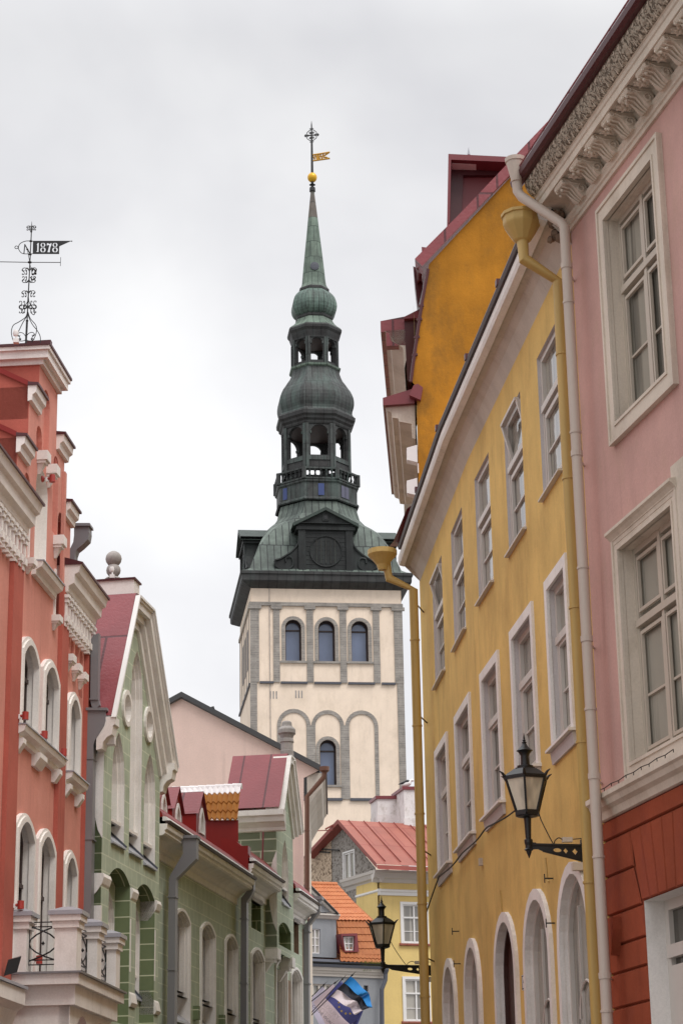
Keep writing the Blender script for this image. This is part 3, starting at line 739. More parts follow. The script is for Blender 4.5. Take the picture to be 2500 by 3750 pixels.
# broken masonry at the cornice end
mb = MB()
for j in range(26):
    p = FP.P(-.10 + random.uniform(0, .16), 11.86 + random.uniform(-.12, .18), random.uniform(0.0, .22)); r = random.uniform(.03, .07)
    mb.lathe(p, [(.001, -r), (r * .8, -r * .4), (r * random.uniform(.7, 1), r * .3), (.001, r)], 5)
mb.build('broken_masonry', 'old_brown', ph)
mb = MB(); FP.sweep(mb, [(.47, 12.43), (.505, 12.39), (.56, 12.385), (.60, 12.41), (.615, 12.46), (.60, 12.50), (.50, 12.52)], -.18, 9); gt = mb.build('gutter', 'maroon_dark', ph)
mb = MB(); FP.sweep(mb, [(.58, 12.50), (.60, 12.53), (-4, 16.5), (-4, 12.5), (.45, 12.45)], -.15, 9); rf = mb.build('roof', 'maroon_roof', ph)
mb = MB()
s_ = .15
while s_ < 6:
    mb.bar(FP.P(s_, 12.50, .60), FP.P(s_ + .02, 12.66, .47), .03, .03); mb.bar(FP.P(s_ + .02, 12.66, .47), FP.P(s_ - .03, 12.56, .40), .02); s_ += .42
FP.sweep(mb, [(.455, 12.56), (.475, 12.56), (.475, 12.70), (.455, 12.70)], -.15, 9)
mb.build('snow_rail', 'maroon', rf)
# cream downpipe
q0 = FP.W(1890, 655, .62); q1 = on_depth(1893, 690, q0.y); q1 = FP.W(1895, 700, .60)
qq = FY.W(2066, 830, .16); 
pts = [q0 + Vector((0, 0, .05)), q1, q1 + (qq - q1) * .08 + Vector((0, 0, -.03)), q1 + (qq - q1) * .93 + Vector((0, 0, .02)), qq, Vector((qq.x + .0, qq.y, -.3))]
downpipe(ph, pts, .056, 'cream_pipe', (q0 + Vector((0, 0, 0)), [(.055, -.03), (.062, 0), (.10, .17), (.105, .20), (.115, .205), (.12, .25), (.10, .25)]), label='cream downpipe with a cone hopper')
mb = MB()
for x, y in ((2088, 945), (2118, 1650), (2140, 2350), (2180, 2840), (2216, 3575)):
    s_, z_ = FY.uv(x, y, .16); c = Vector((qq.x, qq.y, z_)); mb.lathe(c, [(.062, -.03), (.064, -.03), (.064, .03), (.062, .03)], 14); mb.bar(c, FP.P(.05, z_, 0), .014); mb.cut()
each(mb, 'pipe_clamp', 'cream_pipe', ph)
def perp(F, s):
    """plane across the street direction at s; its own s runs outwards from the wall"""
    a, b = F.P(s, 0, 0), F.P(s, 0, 3); return Fac([(a.x, a.y), (b.x, b.y)], +1 if F.side > 0 else -1)
# ================================================================ RED HOUSE (left, nearest)
FR = Fac([(-4.04 - .09 * 8, 26), (-4.04, 34)], +1)
rh = empty('red_house', FR.P(3, 0, -2), 'salmon red house with a stepped gable, white arched windows and balcony', 'house')
holes = []
def arcwin(F, root, a, b, z0, zp, o, holes, rise=.24, tr=(.64,), depth=.15, door=False, lab=None):
    t = .10
    fn = ('arch', a + t, b - t, z0, zp - t - rise, rise, 'seg')
    w = window(F, root, fn, o, depth, holes, frame='frame_brown', pane='glass_curtain', fw=.05, trans=tr, surround='white_trim', sur_w=t, sur_o=.06, reveal='white_trim',
               bars=[(.05, .95, .30, .30)] if not door else None, name='balcony_door' if door else 'window')
    mb = MB(); F.ring(mb, shp(inset(fn, -t * .55)), shp(inset(fn, .02)), o, o + .085); mb.build('moulding', 'white_trim', w)
    return w
for a, b, z0, zp in ((2.53, 3.62, 7.88, 9.26), (3.86, 4.92, 7.88, 9.26), (5.54, 6.44, 7.80, 9.14), (-.2, .9, 7.9, 9.2)):
    arcwin(FR, rh, a, b, z0, zp, 0, holes)
for a, b, z0, zp in ((2.56, 3.67, 4.5, 6.76), (3.86, 4.94, 4.5, 6.76), (5.52, 6.44, 4.5, 6.70)):
    arcwin(FR, rh, a, b, z0, zp, 0, holes, tr=(.60,), door=True)
# blind white niche in the gable
nfn = ('arch', 3.33, 4.08, 10.42, 11.62, .36, 'round')
mb = MB(); FR.sides(mb, shp(nfn), 0, -.17); FR.plate(mb, shp(nfn), (), -.165); holes.append(shp(nfn)); mb.build('niche', 'white_trim', rh)
# red lancet recesses
for a, b, z0, zp in ((3.26, 3.62, 12.14, 12.58), (2.58, 3.0, 11.0, 11.62), (4.40, 4.74, 11.26, 12.50), (3.62, 4.05, 12.12, 13.30), (4.78, 5.14, 10.0, 11.72), (5.56, 5.82, 9.62, 9.98), (5.86, 6.1, 9.6, 9.98), (6.2, 6.44, 9.58, 9.96), (6.52, 6.76, 9.2, 9.94)):
    w_ = (b - a) / 2; sh = arch(a, b, z0, zp - w_, w_, 'round', 8); holes.append(sh)
    mb = MB(); FR.sides(mb, sh, 0, -.08); FR.plate(mb, sh, (), -.078); mb.build('recess', 'salmon', rh)
sN2, sN1, sF1, sF2 = 2.18, 2.76, 5.12, 5.66
zN2, zN1, zT, zF1, zF2 = 11.95, 12.95, 13.72, 12.85, 11.95
out = [(-6, -.5), (7.13, -.5), (7.13, 10.5), (sF2, 10.5), (sF2, zF2), (sF1, zF2), (sF1, zF1), (4.54, zF1), (4.54, zT), (3.34, zT), (3.34, zN1), (sN1, zN1), (sN1, zN2), (sN2, zN2), (sN2, 10.5), (-6, 10.5)]
mb = MB(); FR.plate(mb, out, holes, 0); mb.build('wall', 'salmon', rh)
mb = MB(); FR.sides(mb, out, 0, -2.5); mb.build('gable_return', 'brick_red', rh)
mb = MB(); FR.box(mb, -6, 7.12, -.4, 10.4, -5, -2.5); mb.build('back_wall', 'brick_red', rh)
# lesenes and frieze strips
for a, b, z1_ in ((1.95, 2.50, 10.5), (4.98, 5.42, 10.6), (6.86, 7.14, 10.4), (-1.6, -1.1, 10.5)):
    mb = MB(); FR.box(mb, a, b, -.4, z1_, 0.002, .07); mb.build('lesene', 'brick_red', rh)
mb = MB(); FR.box(mb, 4.98, 5.10, 10.6, 12.4, .002, .05); mb.build('lesene', 'salmon', rh)
# gable caps: white cornice with a maroon cover
def cap(a, b, z, dep=.25, back=-.01, h=.20, name='gable_cap'):
    mb = MB()
    FR.sweep(mb, [(0, z - h), (.05, z - h * .95), (.06, z - h * .6), (.11, z - h * .45), (.12, z), (back, z), (back, z - h)], a, b); o = mb.build(name, 'white_trim', rh)
    mb = MB(); FR.sweep(mb, [(back, z), (.15, z), (.15, z + .035), (back, z + .05 - back * .35), (back, z)], a - .02, b + .03); mb.build('cover', 'maroon_dark', o); return o
mb = MB(); z = zT
for o1, e, za, zb in ((.06, .03, z - .20, z - .12), (.14, .10, z - .12, z), ):
    FR.box(mb, 3.34 - e, 4.54 + e, za, zb, -2.6, o1)
FR.box(mb, 3.2, 4.68, z, z + .06, -2.6, .17)
o = mb.build('gable_cap', 'white_trim', rh)
mb = MB(); FR.box(mb, 3.18, 4.70, z + .06, z + .10, -2.6, .19); FR.box(mb, 3.2, 3.3, z + .1, z + .14, -.2, .19); mb.build('cover', 'maroon_dark', o)
cap(sN1 - .05, 3.34, zN1, h=.24); cap(sN2 - .05, sN1, zN2, h=.24); cap(4.54, sF1 + .08, zF1, h=.24); cap(sF1, sF2 + .08, zF2, h=.24)
mb = MB()   # sloping metal behind the near and far shoulders
for a, b, z in ((sN1, 3.34, zN1), (sN2, sN1, zN2), (4.54, sF1, zF1), (sF1, sF2, zF2)):
    FR.sweep(mb, [(-.01, z + .0), (-.01, z + .08), (-2.6, z + 1.45), (-2.6, z + 1.35)], a - .04, b + .02)
mb.build('shoulder_roof', 'deep_red', rh)
mb = MB()
for a, b, z in ((sN1, 3.34, zN1), (sN2, sN1, zN2), (4.54, sF1, zF1), (sF1, sF2, zF2)):
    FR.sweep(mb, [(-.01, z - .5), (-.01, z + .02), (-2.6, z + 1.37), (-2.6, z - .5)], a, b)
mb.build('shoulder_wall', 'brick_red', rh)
# main cornices with little balusters
def rcorn(s0, s1, z, back=-.3):
    mb = MB(); P_ = [(0, z - .50), (.05, z - .49), (.06, z - .43), (.11, z - .41), (.12, z - .33), (.20, z - .29), (.21, z - .15), (.27, z - .12), (.29, z - .04), (.31, z), (back, z)]
    FR.sweep(mb, P_, s0, s1, True)
    n0 = len(mb.f); o = mb.build('cornice', 'white_trim', rh)
    mb = MB(); FR.sweep(mb, [(back, z), (.335, z), (.335, z + .035), (back, z + .22), (back, z)], s0 - .02, s1 + .03); mb.build('cover', 'maroon_dark', o)
    s = s1 - .10
    while s > s0 + .02:
        mb = MB()
        for (h0, h1, w_, o1) in ((.53, .48, .075, .14), (.60, .53, .055, .125), (.80, .60, .038, .10), (.90, .80, .06, .12), (.97, .90, .05, .09)):
            FR.box(mb, s - w_, s + w_, z - h1 - (h0 - h1), z - h1, .002, o1)
        mb.build('baluster', 'white_trim', o); s -= .215
rcorn(5.10, 7.16, 10.92); rcorn(-1.2, 2.52, 11.02)
# sills
def rsill(a, b, z, cons):
    mb = MB(); FR.sweep(mb, [(0, z - .20), (.06, z - .19), (.07, z - .12), (.15, z - .08), (.17, z - .02), (.17, z), (-.2, z + .03)], a, b); o = mb.build('sill', 'white_trim', rh)
    mb = MB(); FR.sweep(mb, [(-.02, z + .005), (.19, z), (.19, z + .018), (-.02, z + .03)], a - .01, b + .02); mb.build('sill_flashing', 'zinc', o)
    for c, w_ in cons:
        mb = MB(); FR.sweep(mb, [(0, z - .36), (.05, z - .36), (.09, z - .30), (.13, z - .24), (.13, z - .17), (0, z - .17)], c - w_, c + w_); mb.build('sill_console', 'white_trim', o)
rsill(2.46, 5.02, 7.86, ((2.6, .08), (3.75, .22), (4.86, .08))); rsill(5.46, 6.60, 7.78, ((5.58, .07), (6.44, .07)))
rsill(3.2, 4.55, 10.42, ())
# white corbel blocks
def corbel(F, root, c, z, w, h, pr, mat='white_trim', taper=.3, name='corbel'):
    mb = MB(); F.box(mb, c - w, c + w, z - h * .42, z, 0, pr)
    F.box(mb, c - w * .85, c + w * .7, z - h * .55, z - h * .42, 0, pr * .8)
    mb.mesh([F.P(c - w * .65, z - h * .55, 0), F.P(c + w * .5, z - h * .55, 0), F.P(c + w * .5, z - h * .55, pr * .6), F.P(c - w * .65, z - h * .55, pr * .6),
             F.P(c - w * taper, z - h, 0), F.P(c, z - h, 0), F.P(c, z - h, pr * .2), F.P(c - w * taper, z - h, pr * .2)], [(0, 1, 2, 3), (4, 5, 6, 7), (0, 1, 5, 4), (1, 2, 6, 5), (2, 3, 7, 6), (3, 0, 4, 7)])
    return mb.build(name, mat, root)
for c, z in ((3.44, 12.16), (4.06, 12.16), (4.62, 11.22)): corbel(FR, rh, c, z, .12, .34, .16)
for c, z in ((5.62, 9.62), (6.08, 9.58), (6.52, 9.55)): corbel(FR, rh, c, z, .12, .26, .13)
for c, z, zt in ((2.92, 10.36, 10.95), (4.64, 9.98, 10.42)):
    corbel(FR, rh, c, z, .11, .22, .13)
    mb = MB(); FR.box(mb, c - .03, c + .03, z + .02, zt + .3, 0, .03); mb.build('slender_rib', 'white_trim', rh)
# hopper and pipe behind the gable
pq = perp(FR, 6.3)
mb = MB(); pl = pq.poly([(271, 1925), (325, 1925), (326, 1950), (322, 1975), (298, 1998), (280, 2012), (274, 2030), (272, 2078), (255, 2078), (256, 2010), (268, 1985), (271, 1960)]); pq.prism(mb, pl, -.22, 0); dp = mb.build('downpipe', 'grey_pipe', rh)
mb = MB(); pq.prism(mb, pq.poly([(264, 1917), (330, 1917), (331, 1927), (265, 1927)]), -.25, .03); mb.build('hopper_rim', 'grey_pipe', dp)
# second: cornice pipe into the wide hopper between the houses
pz = perp(FR, 6.98)
mb = MB(); pl = pz.poly([(345, 2330), (364, 2322), (361, 2560), (368, 2585), (350, 2602), (338, 2590), (333, 2566), (336, 2345)]); pz.prism(mb, pl, -.10, .06); dp = mb.build('downpipe', 'grey_pipe', rh)
mb = MB(); pz.prism(mb, pz.poly([(331, 2562), (363, 2562), (363, 2567), (331, 2567)]), -.12, .08); mb.build('pipe_joint', 'grey_pipe', dp)
mb = MB(); pl = pz.poly([(322, 2606), (391, 2606), (391, 2645), (386, 2663), (352, 2715), (346, 2735), (337, 3376), (307, 3376), (322, 2720)]); pz.prism(mb, pl, -.12, .10); dp = mb.build('downpipe', 'grey_pipe', rh)
mb = MB(); pz.prism(mb, pz.poly([(320, 2598), (398, 2598), (398, 2608), (320, 2608)]), -.15, .13)
for y in (2781, 3075): mb.cut(); pz.prism(mb, pz.poly([(316, y), (347, y), (347, y + 5), (316, y + 5)]), -.13, .11)
each(mb, 'hopper_rim', 'grey_pipe', dp)
# balcony
bal = MB(); OB = .97
FR.box(bal, 2.50, 5.62, 4.36, 4.50, .0, OB + .0)
FR.box(bal, 2.62, 5.50, 4.10, 4.36, .0, OB - .07)
bc = bal.build('balcony', 'white_trim', rh)
mb = MB()   # scalloped apron
def scal(s0, s1, zt):
    pts = [(s0, zt), (s0, 3.62)]; n = 10; L = s1 - s0
    for c0, c1, zc in ((.10, .48, 4.02), (.55, .92, 4.02)):
        a, b = s0 + L * c0, s0 + L * c1
        pts += [(a + (b - a) * k / n, 3.66 + (zc - 3.66) * math.sin(PI * k / n) ** .8) for k in range(n + 1)]
    return pts + [(s1, 3.60), (s1, zt)]
FR.prism(mb, scal(2.70, 5.44, 4.105), OB - .30, OB - .15)
FR.prism(mb, [(2.70, 4.105), (2.70, 3.72), (2.9, 3.72), (2.9, 4.105)], .0, OB - .16); FR.prism(mb, [(5.24, 4.105), (5.24, 3.6), (5.44, 3.6), (5.44, 4.105)], .0, OB - .16)
mb.build('scalloped_apron', 'white_trim', bc)
mb = MB(); FR.box(mb, 2.46, 5.66, 4.50, 4.525, 0, OB + .04); mb.build('slab_flashing', 'grey_pipe', bc)
def pillar(s, o0, w=.15):
    mb = MB(); FR.box(mb, s - w, s + w, 4.525, 5.10, o0 - w, o0 + w); FR.box(mb, s - w - .03, s + w + .03, 5.10, 5.19, o0 - w - .03, o0 + w + .03); FR.box(mb, s - w - .06, s + w + .06, 5.19, 5.27, o0 - w - .06, o0 + w + .06)
    p = mb.build('pillar', 'white_trim', bc)
    mb = MB(); e = w + .085; z = 5.27
    b_ = [FR.P(s - e, z, o0 - e), FR.P(s + e, z, o0 - e), FR.P(s + e, z, o0 + e), FR.P(s - e, z, o0 + e)]; t_ = [q + Vector((0, 0, .055)) for q in b_]
    g_ = .06; u_ = [FR.P(s - g_, z + .12, o0 - g_), FR.P(s + g_, z + .12, o0 - g_), FR.P(s + g_, z + .12, o0 + g_), FR.P(s - g_, z + .12, o0 + g_)]
    mb.mesh(b_ + t_ + u_, [(0, 1, 2, 3)] + [(i, (i + 1) % 4, 4 + (i + 1) % 4, 4 + i) for i in range(4)] + [(4 + i, 4 + (i + 1) % 4, 8 + (i + 1) % 4, 8 + i) for i in range(4)] + [(8, 9, 10, 11)])
    mb.build('pillar_cap', 'zinc', p)
OP = OB - .20
SP = [2.72, 4.05, 5.38]
for s in SP: pillar(s, OP)
pillar(2.72, .10, .14); pillar(5.38, .10, .14)
def railing(fn, L):
    """fn(u,z): u 0..L along, z height"""
    mb = MB(); z0, z1 = 4.64, 5.20
    for z in (z0, z0 + .06, z1 - .06, z1): mb.bar(fn(0, z), fn(L, z), .014)
    n = 2 if L > .5 else 1
    for u in [L * k / (n + 0) for k in range(n + 1)]: mb.bar(fn(u, z0), fn(u, z1), .016)
    cell = L / n; zc = (z0 + z1) / 2; hh = (z1 - z0) / 2 - .05
    for k in range(n + 1):
        for sg in (-1, 1):
            pts = []
            for j in range(9):
                t = -1 + 2 * j / 8; u = k * cell + sg * cell * (1.0 * (1 - t * t))
                if 0 <= u <= L: pts.append(fn(u, zc + hh * t))
            mb.tube(pts, .011, 5)
    for k in range(n):
        mb.lathe(fn((k + .5) * cell, zc), [(.001, -.03), (.026, 0), (.001, .03)], 6)
    return mb
A_ = OP - .15 - (.10 + .14)
railing(lambda u, z: FR.P(2.72, z, .24 + u), A_).build('railing', 'black_metal', bc)
railing(lambda u, z: FR.P(5.38, z, .24 + u), A_).build('railing', 'black_metal', bc)
for a, b in ((SP[0] + .15, SP[1] - .15), (SP[1] + .15, SP[2] - .15)): railing(lambda u, z, a=a: FR.P(a + u, z, OP), b - a).build('railing', 'black_metal', bc)
# projecting stone bay end at the lower left
mb = MB(); FR.sweep(mb, [(0, 3.75), (.12, 3.80), (.2, 4.0), (.3, 4.08), (.3, 4.28), (0, 4.36)], -1.0, 2.35); o = mb.build('bay_cornice', 'white_trim', rh)
mb = MB(); FR.sweep(mb, [(0, 4.36), (.33, 4.28), (.33, 4.32), (0, 4.44)], -1, 2.38); mb.build('cover', 'zinc', o)
mb = MB(); mb.box(FR.P(1.9, 4.42, .12), (.16, .05, .05), (-.02, .1, .02), (.05, 0, .2)); tag(mb.build('floodlight', 'black_metal'), 'black floodlight on the stone ledge beside the balcony', 'floodlight')

# ---- little red wall lights
RL = [(172, 1753, 'below the white corbel blocks of the salmon gable'), (72, 2623, 'at the foot of the first arched upper window'), (143, 2693, 'between the two joined upper windows of the salmon house'),
      (214, 2757, 'on the dark red pilaster past the joined windows'), (54, 3316, 'above the balcony pillar standing against the wall'), (202, 3403, 'above the balcony railing behind the corner pillar'), (123, 3517, 'low behind the balcony railing near the floor')]
proto = None
for x, y, t in RL:
    s, z = FR.uv(x, y, .08); loc = FR.P(s, z, .07)
    if proto is None:
        r = empty('wall_light', loc, None, 'wall light', 'small red wall lights on the salmon house')
        ax = (FR.P(1, 0, 0) - FR.P(0, 0, 0)); out_ = (FR.P(0, 0, 1) - FR.P(0, 0, 0))
        mb = MB(); mb.lathe(loc - out_ * .07, [(.05, 0), (.05, .02), (.025, .05), (.02, .12)], 12, axis=out_); mb.build('mount', 'fixture_red', r, smooth=True)
        mb = MB(); c = loc + out_ * .09; mb.tube([c - Vector((0, 0, .055)), c + Vector((0, 0, .055))], .045, 12); mb.build('lamp_head', 'fixture_red', r, smooth=True)
        mb = MB(); mb.tube([loc - Vector((0, 0, .04)), loc + Vector((0, 0, .02))], .03, 10); mb.build('pivot', 'fixture_white', r)
        proto = r
    else:
        r = proto.copy(); C.objects.link(r); r.location = loc
        for ch in list(proto.children):
            c2 = ch.copy(); C.objects.link(c2); c2.parent = r; c2.matrix_parent_inverse = ch.matrix_parent_inverse
    r['label'] = 'small red wall light ' + t

# ================================================================ 1878 WEATHER VANE
vb = on_depth(96, 1256, FR.P(2.9, 0, -.55).y)
wv = empty('weather_vane', vb, 'black wrought iron weather vane with a pennant cut out 1878', 'weather vane')
VY = vb.y
def V(px, py, dy=0.0): return on_depth(px, py, VY + dy)
def z7(x, y): return (x / 4.703, 780 + y / 4.703)
def Vz(x, y, dy=0.0): return V(*z7(x, y), dy)
mb = MB(); mb.tube([Vz(446, 2240), Vz(466, 1850)], .016, 8); mb.tube([Vz(466, 1850), Vz(545, 230), Vz(547, 140)], [.010, .008, .002], 8)
mb.tube([Vz(537, 325), Vz(541, 262)], .016, 8)
for x, y, r in ((530, 480, .022), (519, 708, .024), (512, 845, .030), (466, 1852, .02)): mb.lathe(Vz(x, y), [(.003, -.02), (r, -.008), (r, .008), (.003, .02)], 10)
mb.build('pole', 'black_metal', wv)
# pennant with the date cut through
PX = lambda x, y: (x, y)
def digit8(cx, cy, w, h, sgn):
    """two stencil crescents per bowl"""
    res = []
    for cyy, hh, ww in ((cy - h * .26, h * .235, w * .44), (cy + h * .24, h * .27, w * .5)):
        for sg in (-1, 1):
            o_ = []; i_ = []
            for k in range(9):
                a = -PI / 2 + .18 + (PI - .36) * k / 8
                o_.append((cx + sg * ww * math.cos(a), cyy + hh * math.sin(a))); i_.append((cx + sg * ww * .50 * math.cos(a), cyy + hh * .62 * math.sin(a)))
            res.append(o_ + i_[::-1])
    return res
cut = [[(630, 545), (652, 512), (668, 508), (664, 655), (664, 668), (628, 668), (630, 652), (641, 648), (643, 545)]]
cut += digit8(740, 590, 94, 168, 1)
cut += [[(806, 562), (808, 520), (822, 512), (834, 520), (860, 528), (876, 512), (888, 512), (886, 545), (868, 588), (858, 640), (858, 660), (862, 672), (818, 672), (820, 655), (828, 640), (840, 590), (850, 556), (828, 545)]]
cut += digit8(948, 590, 98, 170, 1)
outl = [(568, 480), (1215, 482), (1040, 560), (1022, 570), (1018, 696), (564, 698)]
FV = Fac([(vb.x - 2, VY), (vb.x + 2, VY)], +1)
def fz(p): return FV.uv(*z7(*p))
lo = [fz(p) for p in outl]; hs = [[fz(p) for p in c] for c in cut]
mb = MB()
for o_ in (-.004, .004): FV.plate(mb, lo, hs, o_)
FV.sides(mb, lo, -.004, .004)
for h in hs: FV.sides(mb, h, -.004, .004)
pn = mb.build('pennant', 'black_metal', wv)
mb = MB(); mb.tube([Vz(530, 480), Vz(1230, 480)], .006, 6); mb.tube([Vz(519, 697), Vz(1020, 698)], .005, 6); mb.lathe(Vz(1236, 480), [(.001, -.012), (.012, 0), (.001, .012)], 8)
mb.tube(curve([Vz(530, 478), Vz(440, 480), (Vz(350, 520)), Vz(317, 590), Vz(345, 660), Vz(400, 696), Vz(519, 700)], 5), .006, 6)
mb.tube([Vz(284 + 28 * math.cos(a * .4), 587 + 24 * math.sin(a * .4)) for a in range(17)], .006, 6)
mb.build('pennant_rim', 'black_metal', wv)
mb = MB(); mb.bar(Vz(412, 698), Vz(428, 535), .014); mb.bar(Vz(425, 535), Vz(522, 705), .016); mb.lathe(Vz(470, 620), [(.001, -.02), (.02, 0), (.001, .02)], 8); mb.tube([Vz(470, 620), Vz(512, 845)], .005, 5); mb.build('letter_north', 'black_metal', wv)
mb = MB(); mb.tube([Vz(512, 845, 0), Vz(555, 1060, -.3)], .005, 5)
mb.tube(curve([Vz(545, 1060, -.3), Vz(570, 1050, -.3), Vz(612, 1030, -.3), Vz(610, 985, -.3), Vz(570, 960, -.3), Vz(545, 972, -.3)], 4), [.008] + [.010, .012, .014, .02] * 5, 6)
mb.tube(curve([Vz(525, 1100, -.3), Vz(560, 1145, -.3), Vz(600, 1120, -.3), Vz(612, 1100, -.3)], 4), .010, 6)
mb.build('letter_south', 'black_metal', wv)
mb = MB(); mb.tube([Vz(512, 845), Vz(1042, 847)], .006, 6); mb.tube([Vz(-260, 832), Vz(512, 845)], .006, 6); mb.bar(Vz(1046, 758), Vz(1040, 910), .007); mb.build('compass_arm', 'black_metal', wv)
mb = MB()
AX = Vector((1, 0, 0)); AZ = Vector((0, 0, 1))
def scroll(px, py, sx, sz, k, dy=0.0, r=.006):
    """S scroll starting on the pole and curling outwards"""
    c = Vz(px, py, dy)
    mb.tube(curve([c, c + AX * sx * .30 * k + AZ * sz * .40 * k, c + AX * sx * .75 * k + AZ * sz * .50 * k, c + AX * sx * 1.0 * k + AZ * sz * .20 * k, c + AX * sx * .80 * k - AZ * sz * .02 * k, c + AX * sx * .68 * k + AZ * sz * .15 * k], 4), r, 5)
    mb.tube(curve([c + AX * sx * .95 * k + AZ * sz * .25 * k, c + AX * sx * .70 * k - AZ * sz * .15 * k, c + AX * sx * .72 * k - AZ * sz * .45 * k, c + AX * sx * .95 * k - AZ * sz * .45 * k, c + AX * sx * .92 * k - AZ * sz * .30 * k], 4), r, 5)
for (px_, py_, sz, k) in ((505, 1000, 1, .11), (497, 1140, -1, .10), (490, 1390, 1, .10), (478, 1580, -1, .13), (478, 1650, 1, .13), (540, 255, 1, .07)):
    for sx, dy in ((-1, 0), (1, 0), (-.5, .08), (.5, -.08)): scroll(px_, py_, sx, sz, k, dy)
    mb.cut()
for (px_, py_, sx) in ((440, 2120, -1), (455, 2120, 1)):
    scroll(px_, py_, sx, 1, .12); scroll(px_, py_ + 60, sx, -.4, .10); mb.cut()
for path in (((470, 1700), (440, 1790), (330, 1870), (230, 1930), (195, 2040), (215, 2160), (246, 2225)), ((478, 1700), (495, 1790), (560, 1920), (640, 2020), (690, 2120), (698, 2235)),
             ((474, 1700), (455, 1780), (385, 1900), (310, 2060), (300, 2120)), ((482, 1700), (520, 1810), (610, 1920), (630, 2010), (600, 2130), (545, 2225)),
             ((478, 1450), (470, 1530), (400, 1640), (380, 1690), (390, 1725), (425, 1705)), ((490, 1450), (505, 1540), (580, 1650), (600, 1710), (580, 1750), (535, 1715))):
    mb.tube(curve([Vz(x, y) for x, y in path], 5), .0065, 5)
each(mb, 'scrollwork', 'black_metal', wv)
# camera/spot on the gable
def spot(p, lab, k=1.0):
    r = empty('spotlight', p, lab, 'spotlight')
    mb = MB(); mb.box(p + Vector((-.04, -.04, 0)) * k, (.08 * k, 0, 0), (0, .08 * k, 0), (0, 0, .06 * k)); mb.build('base', 'fixture_white', r)
    mb = MB(); mb.tube([p + Vector((0, 0, .05)) * k, p + Vector((0, 0, .12)) * k], .015 * k, 8); mb.build('neck', 'fixture_white', r)
    mb = MB(); c = p + Vector((-.01, 0, .16)) * k; mb.lathe(c, [(.001, -.05 * k), (.035 * k, -.04 * k), (.045 * k, 0), (.035 * k, .04 * k), (.001, .05 * k)], 12); mb.build('lamp_head', 'fixture_white', r, smooth=True)
    return r
spot(on_depth(59, 1256, VY - .35), 'small white spotlight beside the iron weather vane', 1.0)
# ================================================================ GREEN HOUSE (left)
FG = Fac([(-4.04, 34), (-4.04 + .17 * 22, 56)], +1)
gh = empty('green_house', FG.P(6, 0, -3), 'pale green house with painted block joints, white gothic niches and two gables', 'house')
OG = .35; OMN = .10
holes = []; gho = []
def lancet(a, b, z0, zp, o, hl, par=gh, mat='white_trim', dep=.30, spring=.5, nm='lancet_niche', sill=True, label=None):
    w_ = (b - a); rise = min(w_ * 1.05, (zp - z0) * spring); zs = zp - rise
    fn = ('arch', a, b, z0, zs, rise, 'pointed'); sh = shp(fn); hl.append(sh)
    mb = MB(); FG.sides(mb, sh, o, o - dep); FG.plate(mb, sh, (), o - dep + .004)
    r = mb.build(nm, mat, par)
    if label: r['label'] = label
    mb = MB(); i2 = shp(('arch', a + .07, b - .07, z0 + .35, zs, rise * .9, 'pointed')); o2 = shp(('arch', a + .012, b - .012, z0 + .35, zs, rise * .985, 'pointed'))
    FG.ring(mb, o2, i2, o - dep * .75, o - dep * .35)
    i3 = shp(('arch', a + .035, b - .035, z0 + .40, zs, rise * .95, 'pointed')); FG.ring(mb, o2, i3, o - dep * .36, o - dep * .15)
    o4 = shp(('arch', a - .035, b + .035, z0 + .45, zs, rise * 1.03, 'pointed')); FG.ring(mb, o4, sh[:1] + sh[1:], o - .005, o + .02) if False else None
    mb.build('niche_moulding', mat, r)
    if sill:
        mb = MB(); FG.sweep(mb, [(o - dep, z0 + .30), (o + .05, z0 - .01), (o + .05, z0 - .035), (o - dep, z0 - .035)], a - .01, b + .01); q = mb.build('sill', 'zinc', r)
        mb = MB(); mb.bar(FG.P(b - .006, z0 + .31, o - dep + .03), FG.P(b - .006, z0 + .01, o + .05), .03); mb.build('sill_edge', 'slate', q)
        mb = MB(); c = FG.P((a + b) / 2 - .1, z0 + .42, o - dep * .6); mb.lathe(c, [(.02, -.06), (.03, 0), (.02, .03)], 8); mb.build('niche_lamp', 'black_metal', r)
    return r
lancet(-.36, .40, 7.08, 8.92, OG, holes); lancet(.71, 1.45, 7.08, 10.55, OG, holes); lancet(1.62, 2.38, 7.02, 8.95, OG, holes)
for c, z in ((.41, 9.40), (1.80, 9.42)):
    fn = [(c + .20 * math.cos(k * PI / 10), z + .23 * math.sin(k * PI / 10)) for k in range(20)]; o2 = [(c + .275 * math.cos(k * PI / 10), z + .31 * math.sin(k * PI / 10)) for k in range(20)]
    holes.append(fn); mb = MB(); FG.sides(mb, fn, OG, OG - .2); FG.plate(mb, fn, (), OG - .19); FG.ring(mb, o2, fn, OG, OG + .04); mb.build('round_niche', 'white_trim', gh)
# recessed arches of the lower storey
A1 = ('arch', -.42, .82, 4.3, 6.52, .20, 'seg'); A2 = ('arch', 1.20, 2.40, 4.3, 6.48, .20, 'seg')
holes += [shp(A1), shp(A2)]
gb = [(-.86, 3.0), (2.67, 3.0), (2.67, 9.02), (1.08, 11.08), (.40, 11.08), (-.86, 9.02)]
mb = MB(); FG.plate(mb, gb, holes, OG); wl = mb.build('wall', 'green_wall', gh)
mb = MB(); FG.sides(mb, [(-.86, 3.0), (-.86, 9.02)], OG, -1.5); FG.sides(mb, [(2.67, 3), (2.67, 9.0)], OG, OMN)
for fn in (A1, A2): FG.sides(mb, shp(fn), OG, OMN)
mb.build('wall_return', 'green_shaded', gh)
lows = []
for a, b in ((.12, .80), (1.72, 2.38)):
    lancet(a, b, 4.85, 6.40, OMN, lows, spring=.3, dep=.25, nm='window_niche')
